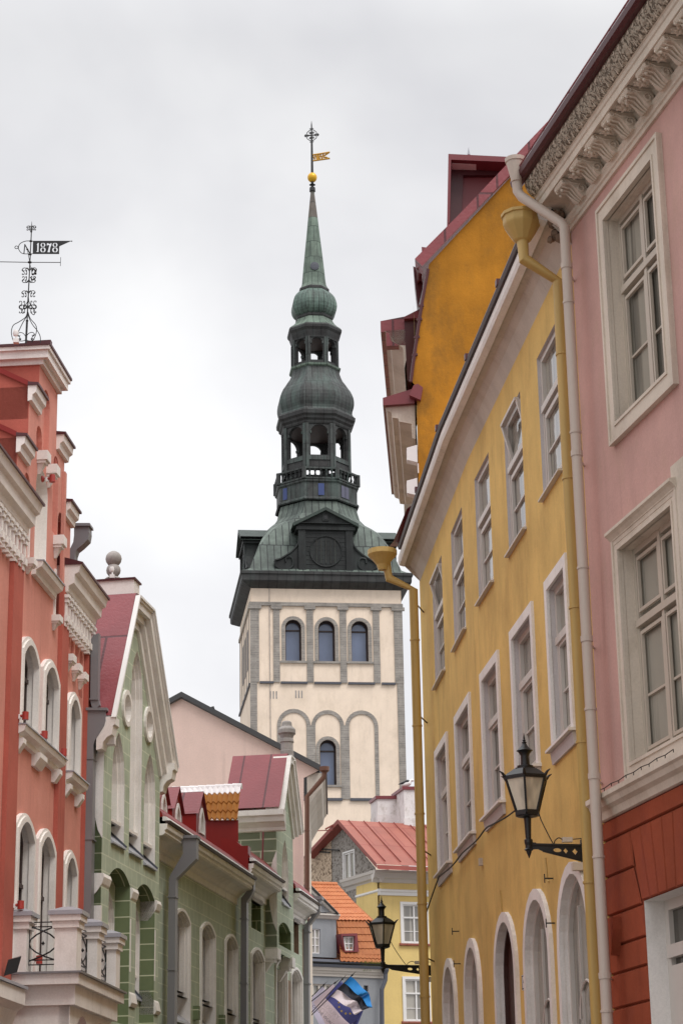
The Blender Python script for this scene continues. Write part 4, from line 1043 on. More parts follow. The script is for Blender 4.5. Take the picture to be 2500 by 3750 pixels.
# lower pier facings with corbels and chamfer strips
for c0, c1 in ((-.86, -.46), (.86, 1.18), (2.42, 2.67)):
    mb = MB(); FG.sweep(mb, [(OG + .03, 6.50), (OG + .05, 6.44), (OG + .02, 6.34), (OG - .06, 6.22), (OG - .08, 6.20), (OG - .12, 6.16), (OG - .25, 6.16), (OG - .25, 6.5)], c0 - .02, c1 + .02); mb.build('corbel', 'white_trim', gh)
    mb = MB(); FG.sweep(mb, [(OG + .02, 4.60), (OG + .05, 4.66), (OG + .02, 4.80), (OG - .05, 4.92), (OG - .08, 5.0), (OG - .25, 5.0), (OG - .25, 4.6)], c0 - .02, c1 + .02); mb.build('corbel', 'white_trim', gh)
    mb = MB(); FG.box(mb, c0 - .012, c0 + .05, 5.15, 6.0, OG - .20, OG + .006); mb.build('chamfer_strip', 'white_trim', gh)
mb = MB(); pl = [(-.90, 7.0 + .0)] ; n = 14
prof = [(OG - .16 * math.sin(PI * k / n) ** .6, 7.05 + 1.65 * k / n) for k in range(n + 1)]
mb.mesh([FG.P(-.868, z, o) for o, z in prof] + [FG.P(-.868, z, OG + .01) for o, z in prof], [(k, k + 1, n + 2 + k, n + 1 + k) for k in range(n)])
mb.build('corner_niche', 'white_trim', gh)
# gable verge mouldings
def verge(pts, o0, o1, par=gh):
    """thick white raking cornice following pts (s,z) on the wall"""
    mb = MB()
    for (a, b) in zip(pts, pts[1:]):
        A, B = Vector(a), Vector(b); d = (B - A).normalized(); nrm = Vector((-d.y, d.x))
        if nrm.y < 0: nrm = -nrm
        for t0, t1, oo in ((-.34, -.22, OG + .05), (-.22, -.10, OG + .12), (-.10, .02, o1 - .03), (.02, .06, o1)):
            q = [A + nrm * t0, B + nrm * t0, B + nrm * t1, A + nrm * t1]
            FG.prism(mb, [(p.x, p.y) for p in q], o0, oo)
    return mb
V1 = [(-1.02, 8.90), (.30, 11.20), (1.17, 11.20), (2.86, 8.86)]
vg = verge(V1, OG - .2, OG + .24).build('raking_cornice', 'white_trim', gh)
mb = MB()
for (a, b) in zip(V1, V1[1:]):
    A, B = Vector(a), Vector(b); d = (B - A).normalized(); nrm = Vector((-d.y, d.x))
    if nrm.y < 0: nrm = -nrm
    q = [A + nrm * .06 - d * .04, B + nrm * .06 + d * .04, B + nrm * .10 + d * .04, A + nrm * .10 - d * .04]; FG.prism(mb, [(p.x, p.y) for p in q], OG + .19, OG + .27)
mb.build('verge_flashing', 'fixture_white', vg)
mb = MB()
for s, sg in ((-.98, 1), (2.82, -1)):
    FG.sweep(mb, [(OG - .05, 8.40), (OG + .04, 8.42), (OG + .06, 8.52), (OG + .12, 8.60), (OG + .20, 8.64), (OG + .22, 8.78), (OG + .25, 8.80), (OG + .25, 8.92), (OG - .05, 8.92)], s - .13, s + .13); mb.cut()
each(mb, 'kneeler', 'white_trim', gh)
mb = MB()   # cornice on the side return of the gable bay, facing the camera
PS = perp(FG, -.86)
PS.sweep(mb, [(0, 8.5), (.06, 8.52), (.1, 8.66), (.18, 8.72), (.2, 8.9), (0, 8.9)], -1.5, OG + .2); mb.build('side_cornice', 'white_trim', gh)
# gable roof (runs back from the street)
mb = MB(); D = 5.0
def slope(mb, p0, p1, o0, o1):
    a, b = FG.P(*p0, o0), FG.P(*p1, o0); c, d = FG.P(*p1, o1), FG.P(*p0, o1); L = (Vector(p1) - Vector(p0)).length
    mb.face([a, b, c, d], [(0, 0 + .15), (0, L + .15), (abs(o1 - o0), L + .15), (abs(o1 - o0), .15)])
oe = OG + .20
slope(mb, (-1.08, 8.955), (.28, 11.34), oe, -D); slope(mb, (1.19, 11.34), (2.95, 8.93), oe, -D); slope(mb, (.28, 11.34), (1.19, 11.34), oe, -D)
mb.build('gable_roof', 'maroon_roof', gh)
mb = MB(); FG.box(mb, -1.0, -.8, 8.86, 8.99, -D, OG); mb.build('roof_foot', 'deep_red', gh)
bs0, bz1 = FG.uv(490, 2121, .42); bs1 = FG.uv(511, 2146, .42)[0]; bz0 = FG.uv(489, 2174, .42)[1]
mb = MB(); FG.box(mb, bs0, bs1, bz0, bz1, -D, .42); pk = mb.build('ridge_box', 'white_trim', gh)
mb = MB(); FG.box(mb, bs0 - .03, bs1 + .03, bz1, bz1 + .03, -D, .45); mb.cut(); FG.box(mb, bs0 - .03, bs1 + .03, bz0 - .03, bz0, -D, .45); each(mb, 'ridge_box_trim', 'maroon_dark', pk)
bY = FG.P(bs0 + .25, 0, -.1).y
cb = on_depth(415, 2112, bY)
mb = MB(); mb.lathe(cb + Vector((0, 0, -.05)), [(.14, -.02), (.15, .0), (.12, .03)], 16)
mb.lathe(cb + Vector((0, 0, .11)), [(.004, -.125)] + [(.125 * math.cos(a), .125 * math.sin(a)) for a in [-1.2, -.8, -.4, 0, .4, .8, 1.2]] + [(.004, .125)], 20)
r = on_depth(416, 2047, bY)
mb.lathe(r, [(.004, -.138)] + [(.14 * math.cos(a), .14 * math.sin(a)) for a in [-1.25, -.8, -.4, 0, .4, .8, 1.25]] + [(.004, .14)], 22)
mb.build('ball_finial', 'stone_grey', gh, smooth=True)
spot(on_depth(411, 2118, bY - .22), 'small white spotlight in front of the stone ball finial', 1.0)
# ---- main wall
holes = list(lows)
def gwin(a, b, z0=4.70, zp=6.68, lab=None):
    rise = .20; fn = ('arch', a, b, z0, zp - rise, rise, 'seg')
    w = window(FG, gh, fn, OMN, .33, holes, frame='frame_white', pane='glass_grey', fw=.05, trans=(.62,), mull=(.5,), reveal='white_trim')
    mb = MB(); FG.ring(mb, shp(inset(fn, -.05, 0)), shp(inset(fn, .002, 0)), OMN, OMN + .045)
    FG.ring(mb, shp(inset(fn, -.001, .55)), shp(inset(fn, .05, .55)), OMN - .16, OMN - .06); FG.ring(mb, shp(inset(fn, -.001, .45)), shp(inset(fn, .03, .45)), OMN - .10, OMN - .0)
    mb.build('moulding', 'white_trim', w)
    mb = MB(); FG.sweep(mb, [(OMN - .33, z0 + .3), (OMN + .06, z0), (OMN + .06, z0 - .04), (OMN - .33, z0 - .04)], a, b); mb.build('sill', 'zinc', w)
for a, b in ((4.66, 5.78), (6.72, 7.82), (8.78, 9.82), (11.20, 12.42), (13.72, 14.90), (15.45, 16.70)): gwin(a, b)
for a, b, z0, z1 in ((11.30, 12.26, 7.08, 7.66), (15.9, 16.5, 7.05, 7.75)):
    sh = rect(a, b, z0, z1); holes.append(sh); mb = MB(); FG.sides(mb, sh, OMN, OMN - .4); FG.plate(mb, sh, (), OMN - .39); q = mb.build('small_recess', 'green_shaded' if a < 12 else 'old_brown', gh)
    mb = MB(); FG.box(mb, a - .03, b + .08, z1, z1 + .10, OMN - .1, OMN + .03); mb.build('stone_lintel', 'stone_grey', q)
sh = arch(12.95, 14.30, 6.9, 7.28, .16, 'seg'); bh = [sh]
out = [(2.60, -.5), (17.6, -.5), (17.6, 8.1), (2.60, 8.1)]
mb = MB(); FG.plate(mb, out, holes, OMN); FG.sides(mb, out, OMN, -4)
mb.build('main_wall', 'green_wall', gh)
mb = MB(); out = [(-.86, 3.0), (2.67, 3.0), (2.67, 8.0), (-.86, 8.0)]
FG.plate(mb, out, lows, OMN - .002); FG.sides(mb, [(-.86, 3), (-.86, 8)], OMN, -4); mb.build('recess_wall', 'green_wall', gh)
mb = MB(); FG.box(mb, -.86, 2.67, -.5, 3.0, -4, OG); mb.build('base_wall', 'green_wall', gh)
mb = MB(); FG.box(mb, 14.95, 15.42, 4.5, 6.35, OMN - .02, OMN + .006); mb.cut(); FG.box(mb, 16.95, 17.58, 6.6, 7.7, OMN - .02, OMN + .006); each(mb, 'exposed_stone', 'old_brown', gh)
# small projecting drip boxes
mb = MB(); 
for c in (6.25, 8.35): FG.box(mb, c - .08, c + .08, 4.80, 5.05, OMN, OMN + .10); mb.cut()
each(mb, 'vent_box', 'green_shaded', gh)
# main cornices
def gcorn(s0, s1, zt, zb, om=.52, nm='cornice'):
    h = zt - zb; f = lambda t: zb + h * t
    mb = MB(); FG.sweep(mb, [(OMN, f(0)), (OMN + .03, f(.02)), (OMN + .03, f(.26)), (OMN + .07, f(.30)), (OMN + .10, f(.42)), (OMN + .20, f(.55)), (OMN + .32, f(.60)), (OMN + .35, f(.66)), (OMN + .34, f(.76)), (om - .04, f(.80)), (om - .03, f(.98)), (-.3, f(1))], s0, s1)
    o = mb.build(nm, 'white_trim', gh)
    mb = MB(); FG.sweep(mb, [(om - .06, f(1) - .01), (om, f(1)), (om + .02, f(1) + .04), (om - .08, f(1) + .05)], s0, s1 + .02); mb.build('gutter_edge', 'brown_edge', o)
    mb = MB(); FG.sweep(mb, [(om - .03, f(1) + .04), (om - .05, f(1) + .11), (om - .12, f(1) + .12), (om - .12, f(1) + .04)], s0, s1 - .1); mb.build('gutter_lip', 'fixture_white', o)  # lip is plain white: reflection along the metal edge put into the colour
    return o
gcorn(2.67, 9.85, 7.86, 7.36); gcorn(9.75, 12.80, 8.20, 7.72); gcorn(14.66, 17.2, 8.24, 7.80)
mb = MB()
FG.sweep(mb, [(.41, 7.97), (.38, 8.06), (.10, 8.30), (-.30, 8.42), (-.45, 8.42), (-1.6, 9.75), (-1.6, 7.9)], 2.67, 9.9); FG.sweep(mb, [(.41, 8.31), (.38, 8.40), (.12, 8.66), (-.2, 8.76), (-.2, 8.0)], 9.75, 12.74); mb.cut(); FG.sweep(mb, [(.41, 8.35), (.38, 8.44), (.12, 8.70), (-.2, 8.84), (-1.8, 9.0), (-1.8, 8.0)], 14.66, 17.2)
mb.cut(); FG.box(mb, 9.7, 9.95, 8.0, 8.55, -.35, .38); mb.cut()
rf = each(mb, 'street_roof', 'deep_red', gh)[0]
mb = MB()
for z_, o_ in ((8.12, .15),): pass
FG.sweep(mb, [(-.42, 8.42), (-.42, 8.50), (-.48, 8.47)], 5.9, 9.9)
for k in range(8): s_ = 3.4 + k * .85; mb.bar(FG.P(s_, 8.02, .36), FG.P(s_, 9.7, -1.56), .02)
mb.build('standing_seam', 'deep_red', rf)
# white tiled strip & brown tile field on the cross wing, facing the camera
def PG(px, py, s): q = perp(FG, s); return q.W(px, py, 0)
A_, B_ = PG(600, 2897, 11.1), PG(884, 2882, 11.1); D_, E_ = PG(590, 3008, 10.3), PG(872, 3008, 10.3)
A2_, B2_ = A_.lerp(D_, .36), B_.lerp(E_, .36); A2_ = A_.lerp(D_, .22); B2_ = B_.lerp(E_, .22)
mb = MB(); tiles(mb, A_, B_, A2_, B2_, 15, 1, .06, .02); wt = mb.build('white_tile_row', 'white_tile', gh)
mb = MB(); tiles(mb, A2_, B2_, D_, E_, 15, 3, .07, .03); mb.build('tile_field', 'tile_brown', gh)
mb = MB(); n = 9
for k in range(n): p, q = A_.lerp(B_, k / n), A_.lerp(B_, (k + 1.04) / n); mb.tube([p + Vector((0, .05, .02)), q + Vector((0, .05, .02))], [.075, .062], 10)
mb.build('ridge_tile', 'white_tile', gh)
mb = MB(); mb.mesh([D_ + Vector((-.3, .05, .03)), E_ + Vector((0, .05, .03)), E_ + Vector((0, .02, -1.6)), D_ + Vector((-.3, .02, -1.6))], [(0, 1, 2, 3)]); mb.build('fire_wall', 'deep_red', gh)
# three gothic dormers
def dormer(apx, foot_l, foot_r, base, eave_y, deep, lab):
    o = .05
    a = FG.uv(*apx, o); l = FG.uv(*foot_l, o); r = FG.uv(*foot_r, o); hw = (r[0] - l[0]) / 2; c = a[0]; ze = FG.uv(*foot_l, o)[1]
    zb = min(l[1], r[1]); ze = a[1] - (a[1] - zb) * .52
    sh = [(c - hw, zb), (c + hw, zb), (c + hw * .95, ze), (c, a[1]), (c - hw * .95, ze)]
    ln = arch(c - hw * .55, c + hw * .55, zb + .03, zb + (a[1] - zb) * .12, (a[1] - zb) * .52, 'pointed', 10)
    mb = MB(); FG.plate(mb, sh, [ln], o); FG.sides(mb, sh, o, o - .08); d = mb.build('dormer', 'deep_red', gh); d['label'] = lab
    i2 = arch(c - hw * .38, c + hw * .38, zb + .06, zb + (a[1] - zb) * .12, (a[1] - zb) * .43, 'pointed', 10)
    mb = MB(); FG.ring(mb, ln, i2, o - .06, o + .03); mb.build('window_frame', 'fixture_white', d)
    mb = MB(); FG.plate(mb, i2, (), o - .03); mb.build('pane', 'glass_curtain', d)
    mb = MB()
    for sg in (-1, 1):
        e = (c + sg * (hw + .04), ze - .04)
        mb.face([FG.P(c, a[1] + .02, o + .05), FG.P(*e, o + .05), FG.P(*e, o - deep), FG.P(c, a[1] + .02, o - deep)], [(0, 0), (0, 1), (deep, 1), (deep, 0)])
    mb.build('dormer_roof', 'maroon_roof', d)
    mb = MB()
    for sg in (-1, 1): FG.box(mb, c + sg * hw - .01, c + sg * hw + .01, zb, ze, o - deep, o); mb.cut()
    each(mb, 'cheek', 'deep_red', d)
dormer((598, 2850), (585, 2990), (620, 3020), 0, 0, .8, 'nearest gothic dormer, half hidden by the big gable')
dormer((650, 2886), (632, 3032), (668, 3045), 0, 0, .9, 'middle gothic dormer')
dormer((737, 2903), (722, 3052), (756, 3068), 0, 0, 1.2, 'farthest gothic dormer beside the brown tiles')
# small gable bay
hs = []
lancet(13.32, 14.08, 7.84, 9.30, OG, hs, spring=.6, dep=.20); hs += bh
sg_out = [(12.74, 6.72), (14.62, 6.72), (14.62, 9.80), (13.85, 11.0), (13.55, 11.0), (12.74, 9.80)]
mb = MB(); FG.plate(mb, sg_out, hs, OG); mb.build('wall', 'green_wall', gh)
mb = MB(); FG.sides(mb, sh, OG, OMN); FG.plate(mb, sh, (), OMN + .01); mb.build('arched_recess', 'green_shaded', gh)
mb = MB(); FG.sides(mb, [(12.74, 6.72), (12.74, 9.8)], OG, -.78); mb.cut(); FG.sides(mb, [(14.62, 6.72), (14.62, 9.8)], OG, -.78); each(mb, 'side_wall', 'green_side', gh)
mb = MB(); prof = [(OG - .17 * math.sin(PI * k / n) ** .7, 7.15 + 1.75 * k / n) for k in range(n + 1)]
mb.mesh([FG.P(12.732, z, o) for o, z in prof] + [FG.P(12.732, z, OG + .01) for o, z in prof], [(k, k + 1, n + 2 + k, n + 1 + k) for k in range(n)])
mb.build('corner_niche', 'white_trim', gh)
V2 = [(12.58, 9.70), (13.50, 11.12), (13.90, 11.12), (14.84, 9.62)]
vg = verge(V2, OG - .2, OG + .22).build('raking_cornice', 'white_trim', gh)
mb = MB(); PS = perp(FG, 12.74)
PS.sweep(mb, [(0, 9.33), (.05, 9.35), (.06, 9.42), (.14, 9.50), (.20, 9.53), (.22, 9.64), (.27, 9.66), (.27, 9.78), (0, 9.80)], -.75, OG + .22); mb.build('side_cornice', 'white_trim', gh)
mb = MB(); D = 1.15
a, b = (12.52, 9.84), (13.50, 11.22)
for p0, p1 in ((a, b), (b, (13.9, 11.22)), ((13.9, 11.22), (14.9, 9.72))): slope(mb, p0, p1, OG + .12, OG - D)
mb.mesh([FG.P(*a, OG - D), FG.P(*b, OG - D), FG.P(13.9, 11.22, OG - D), FG.P(14.9, 9.72, OG - D)], [(0, 1, 2, 3)])
mb.build('small_gable_roof', 'maroon_roof', gh)
for c0, z in ((12.80, 6.78), (14.42, 6.76)):
    corbel(FG, gh, c0, z, .17, .52, OG + .04)
mb = MB(); FG.box(mb, 12.74, 14.62, 6.5, 6.74, -1, OMN + .002); mb.build('sill_band', 'green_wall', gh)
mb = MB()
mb.bar(FG.P(12.35, 8.05, .1), FG.P(12.55, 9.3, .1), .03); mb.build('corner_lead', 'maroon', gh)
spot(on_depth(1008, 2972, FG.P(12.75, 0, .2).y), 'small white spotlight on the small maroon gable roof', 1.0)
# octagonal stone chimney column on the small gable
cc = FG.P(14.35, 0, OG - .05); cx, cy = cc.x, cc.y
def zz(y): return on_depth(1050, y, cy).z
cc = on_depth(1052, 2900, cy)
mb = MB()
mb.lathe((cc.x, cy, 0), [(.10, zz(2960)), (.155, zz(2925)), (.165, zz(2905)), (.165, zz(2752)), (.150, zz(2750)), (.150, zz(2722)), (.172, zz(2719)), (.165, zz(2712)), (.145, zz(2705)), (.175, zz(2693)), (.215, zz(2688)), (.215, zz(2675)), (.20, zz(2671)), (.135, zz(2662)), (.12, zz(2648)), (.09, zz(2643))], 8, a0=PI / 8)
mb.build('stone_chimney', 'stone_grey', gh)
# downpipes
def hop(F, s, body, rim, mat='grey_pipe', d0=-.10, d1=.08, joints=(), lab=None):
    q = perp(F, s); mb = MB(); q.prism(mb, q.poly(body), d0, d1); o = mb.build('downpipe', mat, gh)
    if lab: o['label'] = lab
    mb = MB(); q.prism(mb, q.poly(rim), d0 - .03, d1 + .03)
    for (a, b, y) in joints: mb.cut(); q.prism(mb, q.poly([(a, y), (b, y), (b, y + 5), (a, y + 5)]), d0 - .012, d1 + .012)
    each(mb, 'hopper_rim', mat, o); return o
hop(FG, 3.9, [(673, 3072), (723, 3072), (722, 3148), (648, 3222), (646, 3300), (642, 3900), (614, 3900), (622, 3222), (628, 3207), (673, 3130)], [(671, 3063), (728, 3063), (728, 3073), (671, 3073)], joints=((618, 649, 3285), (615, 645, 3552)), lab='wide grey downpipe of the green house beside the gothic windows')
hop(FG, 9.9, [(919, 3224), (931, 3224), (931, 3262), (925, 3278), (906, 3308), (905, 3900), (882, 3900), (885, 3292), (897, 3278), (917, 3252)], [(916, 3219), (934, 3219), (934, 3225), (916, 3225)], joints=((881, 908, 3365), (881, 908, 3601)), lab='slim grey downpipe between the cornices')
hop(FG, 17.1, [(1142, 3296), (1175, 3296), (1173, 3340), (1165, 3352), (1134, 3390), (1132, 3420), (1134, 3900), (1112, 3900), (1113, 3415), (1118, 3390), (1140, 3362)], [(1140, 3285), (1182, 3285), (1182, 3297), (1140, 3297)], joints=((1111, 1136, 3412), (1111, 1136, 3602)), lab='farthest grey downpipe by the flags')

# ================================================================ PINK GABLE HOUSE (behind the green house)
kx = FG.P(18.3, 0, 0)
FK = Fac([(kx.x - 12, kx.y - .17 * -12), (kx.x, kx.y)], +1)
kh = empty('pink_gable_house', (kx.x - 4, kx.y + 4, 0), 'large plain pale pink gable wall under a dark roof edge behind the green house', 'house')
pl = FK.poly([(1112, 4000), (1112, 2960), (1112, 2850), (1168, 2822), (665, 2560), (560, 2612), (400, 2700), (400, 4000)])
FK.n[0] = Vector((.012, -1, 0))
mb = MB(); FK.plate(mb, pl, (), 0); mb.build('wall', 'gable_pink', kh)
mb = MB(); FK.prism(mb, FK.poly([(560, 2594), (665, 2537), (1174, 2806), (1170, 2824), (665, 2556), (560, 2615)]), -5, .12); rf = mb.build('roof', 'dark_roof', kh)
mb = MB(); FK.prism(mb, FK.poly([(757, 2590), (782, 2583), (788, 2600), (785, 2606)]), -.6, -.1); mb.build('roof_vent', 'dark_roof', rf)
FKs = Fac([(kx.x, kx.y + .02), (kx.x - .07, kx.y + 10)], +1)
zc = FK.uv(1150, 2840)[1]
mb = MB(); FKs.sweep(mb, [(0, zc - 1.1), (.03, zc - 1.05), (.05, zc - .75), (.22, zc - .45), (.36, zc - .30), (.40, zc - .12), (.46, zc - .05), (.46, zc + .05), (0, zc + .1)], 0, 5.5); mb.build('cornice', 'soffit_tan', kh)
mb = MB(); FKs.sweep(mb, [(.44, zc - .02), (.50, zc - .02), (.50, zc + .08), (.40, zc + .12)], -.05, 5.5); mb.build('gutter', 'brown_edge', kh)
mb = MB(); FKs.sweep(mb, [(0, -.5), (0, zc)], .03, 8, cap=False); mb.build('street_wall', 'cream_trim', kh)
q = FK
pts = [FK.W(x, y, .25) for x, y in ((1188, 2828), (1185, 2848), (1124, 2918), (1124, 4000))]
downpipe(kh, pts, .062, 'copper_brown', (FK.W(1188, 2830, .25), [(.06, -.04), (.07, 0), (.12, .04), (.125, .14), (.1, .14)]), label='brown copper downpipe with box hopper')

# ================================================================ BLUE GREY HOUSE with orange tiles
bx = on_depth(1138, 3560, 70)
FB = Fac([(bx.x - .87 * 1, 70 - .5), (bx.x + .87 * 8, 70 + 4.0)], +1)
bh_ = empty('blue_grey_house', (bx.x + 2, 73, 0), 'blue grey house with a bright orange tiled mansard roof', 'house')
hs = []
a = FB.uv(1138, 3640); b = FB.uv(1401, 3586)
def wn(F, root, tl, br, o, hs, tr=(), mu=(), fr='frame_white', pn='glass_dark', fw=.05, dep=.12, sur=None, sw=.1, rv='grey_reveal', sill=None, bars=None):
    a, b = F.uv(*tl, o), F.uv(*br, o)
    return window(F, root, ('rect', a[0], b[0], b[1], a[1]), o, dep, hs, frame=fr, pane=pn, fw=fw, trans=tr, mull=mu, surround=sur, sur_w=sw, reveal=rv, sill=sill, bars=bars)
wn(FB, bh_, (1120, 3603), (1212, 3650), 0, hs, mu=(.3, .55, .8), fr='frame_white', pn='glass_grey')
wn(FB, bh_, (1331, 3610), (1349, 3634), 0, hs, fr='slate', pn='glass_dark', fw=.02)
se = FB.uv(1404, 3590)[0]; zt = FB.uv(1270, 3580)[1]
out = [(-3, -.5), (se, -.5), (se, zt + .1), (-3, zt + .1)]
mb = MB(); FB.plate(mb, out, hs, 0); FB.sides(mb, out, 0, -6); mb.build('wall', 'blue_grey', bh_)
zc = FB.uv(1270, 3549)[1]
mb = MB(); FB.sweep(mb, [(0, zt), (.05, zt), (.06, zt + (zc - zt) * .3), (.1, zt + (zc - zt) * .35), (.12, zt + (zc - zt) * .6), (.17, zt + (zc - zt) * .65), (.2, zc), (0, zc)], -3, se); mb.build('cornice', 'frame_white', bh_)
mb = MB(); FB.sweep(mb, [(0, zc), (.24, zc), (.26, zc + .08), (0, zc + .14)], -3, se); mb.build('ledge', 'slate', bh_)
mb = MB(); FB.sweep(mb, [(.1, zc + .12), (.2, zc + .12), (.22, zc + .17), (.1, zc + .17)], -3, se); mb.build('gutter', 'cable_black', bh_)
mb = MB(); FB.sweep(mb, [(.2, zc + .13), (.0, zc + .28), (-2.5, zc + .5), (-2.5, zc)], -3, se - .1); mb.build('roof_deck', 'slate', bh_)
# mansard tiles
def BW(px, py, o): return FB.W(px, py, o)
mb = MB(); tiles(mb, BW(1231, 3371, -.85), BW(1358, 3371, -.85), BW(1244, 3500, -.15), BW(1388, 3500, -.15), 10, 5, .03, .03); tiles(mb, BW(1244, 3492, -.18), BW(1388, 3496, -.18), BW(1243, 3524, .10), BW(1398, 3532, .10), 10, 2, .04, .03); mb.build('mansard_tiles', 'tile_rust', bh_)
mb = MB(); tiles(mb, BW(1132, 3238, -2.9), BW(1232, 3240, -2.9), BW(1216, 3340, -1.6), BW(1322, 3338, -1.6), 9, 7, .03, .02)
tiles(mb, BW(1216, 3336, -1.6), BW(1318, 3334, -1.6), BW(1234, 3372, -.78), BW(1362, 3374, -.78), 9, 3, .03, .02); mb.build('roof_tiles', 'tile_orange', bh_)
mb = MB(); mb.tube([BW(1132, 3238, -2.9), BW(1232, 3241, -2.9)], .09, 8); mb.build('ridge_tile', 'tile_orange', bh_)
mb = MB(); mb.mesh([BW(1120, 3245, -3.1), BW(1232, 3245, -3.0), BW(1400, 3400, -1.5), BW(1400, 3540, -.4), BW(1120, 3540, -.4)], [(0, 1, 2, 3, 4)]); mb.build('roof_underlay', 'tile_rust', bh_)
# skylight dormer
pl = FB.poly([(1248, 3421), (1308, 3419), (1314, 3487), (1262, 3488)], -.10)
mb = MB(); inn = FB.poly([(1254, 3429), (1300, 3429), (1298, 3484), (1262, 3484)], -.10); FB.ring(mb, pl, inn, -.6, -.10); sk = mb.build('roof_window', 'maroon', bh_)
wi = FB.poly([(1257, 3432), (1297, 3431), (1294, 3482), (1264, 3482)], -.2); wj = FB.poly([(1261, 3436), (1293, 3435), (1291, 3478), (1267, 3478)], -.2)
mb = MB(); FB.ring(mb, wi, wj, -.25, -.2); a, b = FB.uv(1276, 3457, -.2); 
FB.box(mb, a - .012, a + .012, b - .2, b + .2, -.24, -.205); FB.box(mb, a - .17, a + .15, b - .012, b + .012, -.24, -.205); mb.build('frame', 'white_tile', sk)
mb = MB(); FB.plate(mb, wi, (), -.24); mb.build('pane', 'glass_grey', sk)
# pedimented side dormer
s0 = FB.uv(1231, 3430, -.45)[0]; z0, z1 = FB.uv(1200, 3508, -.45)[1], FB.uv(1200, 3366, -.45)[1]
dh = []
a, b = FB.uv(1137, 3402, -.45), FB.uv(1173, 3494, -.45)
fnw = ('rect', a[0], b[0], b[1], a[1])
mb = MB(); out = rect(s0 - 1.6, s0, z0, z1)
w = window(FB, bh_, fnw, -.45, .10, dh, frame='white_tile', pane='glass_curtain', fw=.03, mull=(.5,), bars=[(.05, .95, .33, .33), (.05, .95, .64, .64)], reveal='slate')
FB.plate(mb, out, dh, -.45); FB.sides(mb, out, -.45, -2); dm = mb.build('side_dormer', 'blue_grey', bh_)
mb = MB(); FB.sweep(mb, [(-.45, z1 - .02), (-.40, z1), (-.36, z1 + .06), (-.30, z1 + .10), (-.30, z1 + .15), (-.6, z1 + .16)], s0 - 1.6, s0 + .08); mb.build('cornice', 'frame_white', dm)
ap = FB.poly([(1241, 3345), (1135, 3236), (1050, 3190), (1050, 3345)], -.38); mb = MB()
inn = FB.poly([(1222, 3342), (1140, 3262), (1060, 3215), (1060, 3342)], -.38); FB.plate(mb, inn, (), -.42); mb.build('pediment', 'blue_grey', dm)
mb = MB(); FB.prism(mb, FB.poly([(1241, 3345), (1135, 3237), (1135, 3262), (1222, 3345)], -.3), -.7, -.3); mb.build('raking_cornice', 'frame_white', dm)
mb = MB(); FB.prism(mb, FB.poly([(1243, 3348), (1133, 3236), (1133, 3244), (1238, 3350)], -.24), -1.2, -.24); mb.build('verge', 'cable_black', dm)
pts = [FB.W(x, y, .3) for x, y in ((1410, 3535), (1412, 3560), (1411, 3590), (1398, 3625), (1398, 4000))]
mb = MB(); mb.tube(pts, .07, 8); mb.lathe(FB.W(1411, 3560, .3), [(.06, -.1), (.12, .05), (.12, .12)], 10); mb.build('downpipe', 'slate', bh_)
# grass in the gutter: uncountable
mb = MB()
for k in range(420):
    x = random.uniform(1322, 1402); p = FB.W(x, 3541 + random.uniform(-5, 5), .15); h = random.uniform(.05, .20); dx = random.uniform(-.08, .08)
    if random.random() < .45: h = -h * .9
    w_ = .012; mb.face([p + Vector((-w_, 0, 0)), p + Vector((w_, 0, 0)), p + Vector((dx, -.05, h))])
tag(mb.build('gutter_grass', 'grass'), 'tuft of green grass and moss growing in the gutter under the orange tiles', 'grass', kind='stuff')

# ================================================================ YELLOW CORNER HOUSE
cx_ = on_depth(1390, 3300, 78); dm_ = (math.cos(R(19)), math.sin(R(19)))
FC = Fac([(cx_.x, 78), (cx_.x + dm_[0] * 10, 78 + dm_[1] * 10)], +1)
FL_ = Fac([(cx_.x - .518 * 8, 86), (cx_.x, 78)], +1); LL = FL_.L[-1]
ch = empty('corner_house', (cx_.x + 3, 81, 0), 'pale yellow corner house with roughcast gable and faded red metal roof', 'house')
hs = []
def cwin(tl, br):
    a, b = FC.uv(*tl), FC.uv(*br)
    w = window(FC, ch, ('rect', a[0], b[0], b[1], a[1]), 0, .08, hs, frame='fixture_white', pane='glass_curtain', fw=.05, trans=(.66,), mull=(.5,), surround='fixture_white', sur_w=.10, sur_o=.05, reveal='fixture_white', bars=[(.05, .95, .30, .30)])
    mb = MB(); FC.sweep(mb, [(0, b[1] - .02), (.10, b[1] - .04), (.10, b[1] - .10), (0, b[1] - .12)], a[0] - .16, b[0] + .16); mb.build('sill', 'red_roof', w)
cwin((1473, 3314), (1560, 3455)); cwin((1481, 3588), (1568, 3740)); cwin((1478, 3900), (1565, 4000))
zt = FC.uv(1400, 3222)[1]
mb = MB(); out = [(0, -.5), (10, -.5), (10, zt + .2), (0, zt + .2)]; FC.plate(mb, out, hs, 0); FC.sides(mb, out, 0, -6); mb.build('wall', 'yellow_far', ch)
lp = FL_.poly([(1390, 4000), (1390, 3222), (1311, 3243), (1311, 3370), (1345, 3420), (1380, 3470), (1395, 3600), (1395, 4000)]); 
lp = [(LL, -.5), (LL, zt + .1)] + FL_.poly([(1311, 3240), (1311, 4000)])
mb = MB(); FL_.plate(mb, lp, (), .08); mb.build('left_wall', 'yellow_far', ch)
sl = FL_.uv(1311, 3240)[0]; z_l = zt
prof = lambda z: [(0, z - .42), (.05, z - .42), (.10, z - .30), (.2, z - .26), (.26, z - .12), (.30, z - .10), (.32, z), (-.3, z + .04)]
mb = MB(); zt2 = FC.uv(1400, 3187, .3)[1]; FC.sweep(mb, prof(zt2), -.28, 10); FL_.sweep(mb, prof(zt2), sl - .9, LL + .22); mb.build('cornice', 'frame_white', ch)
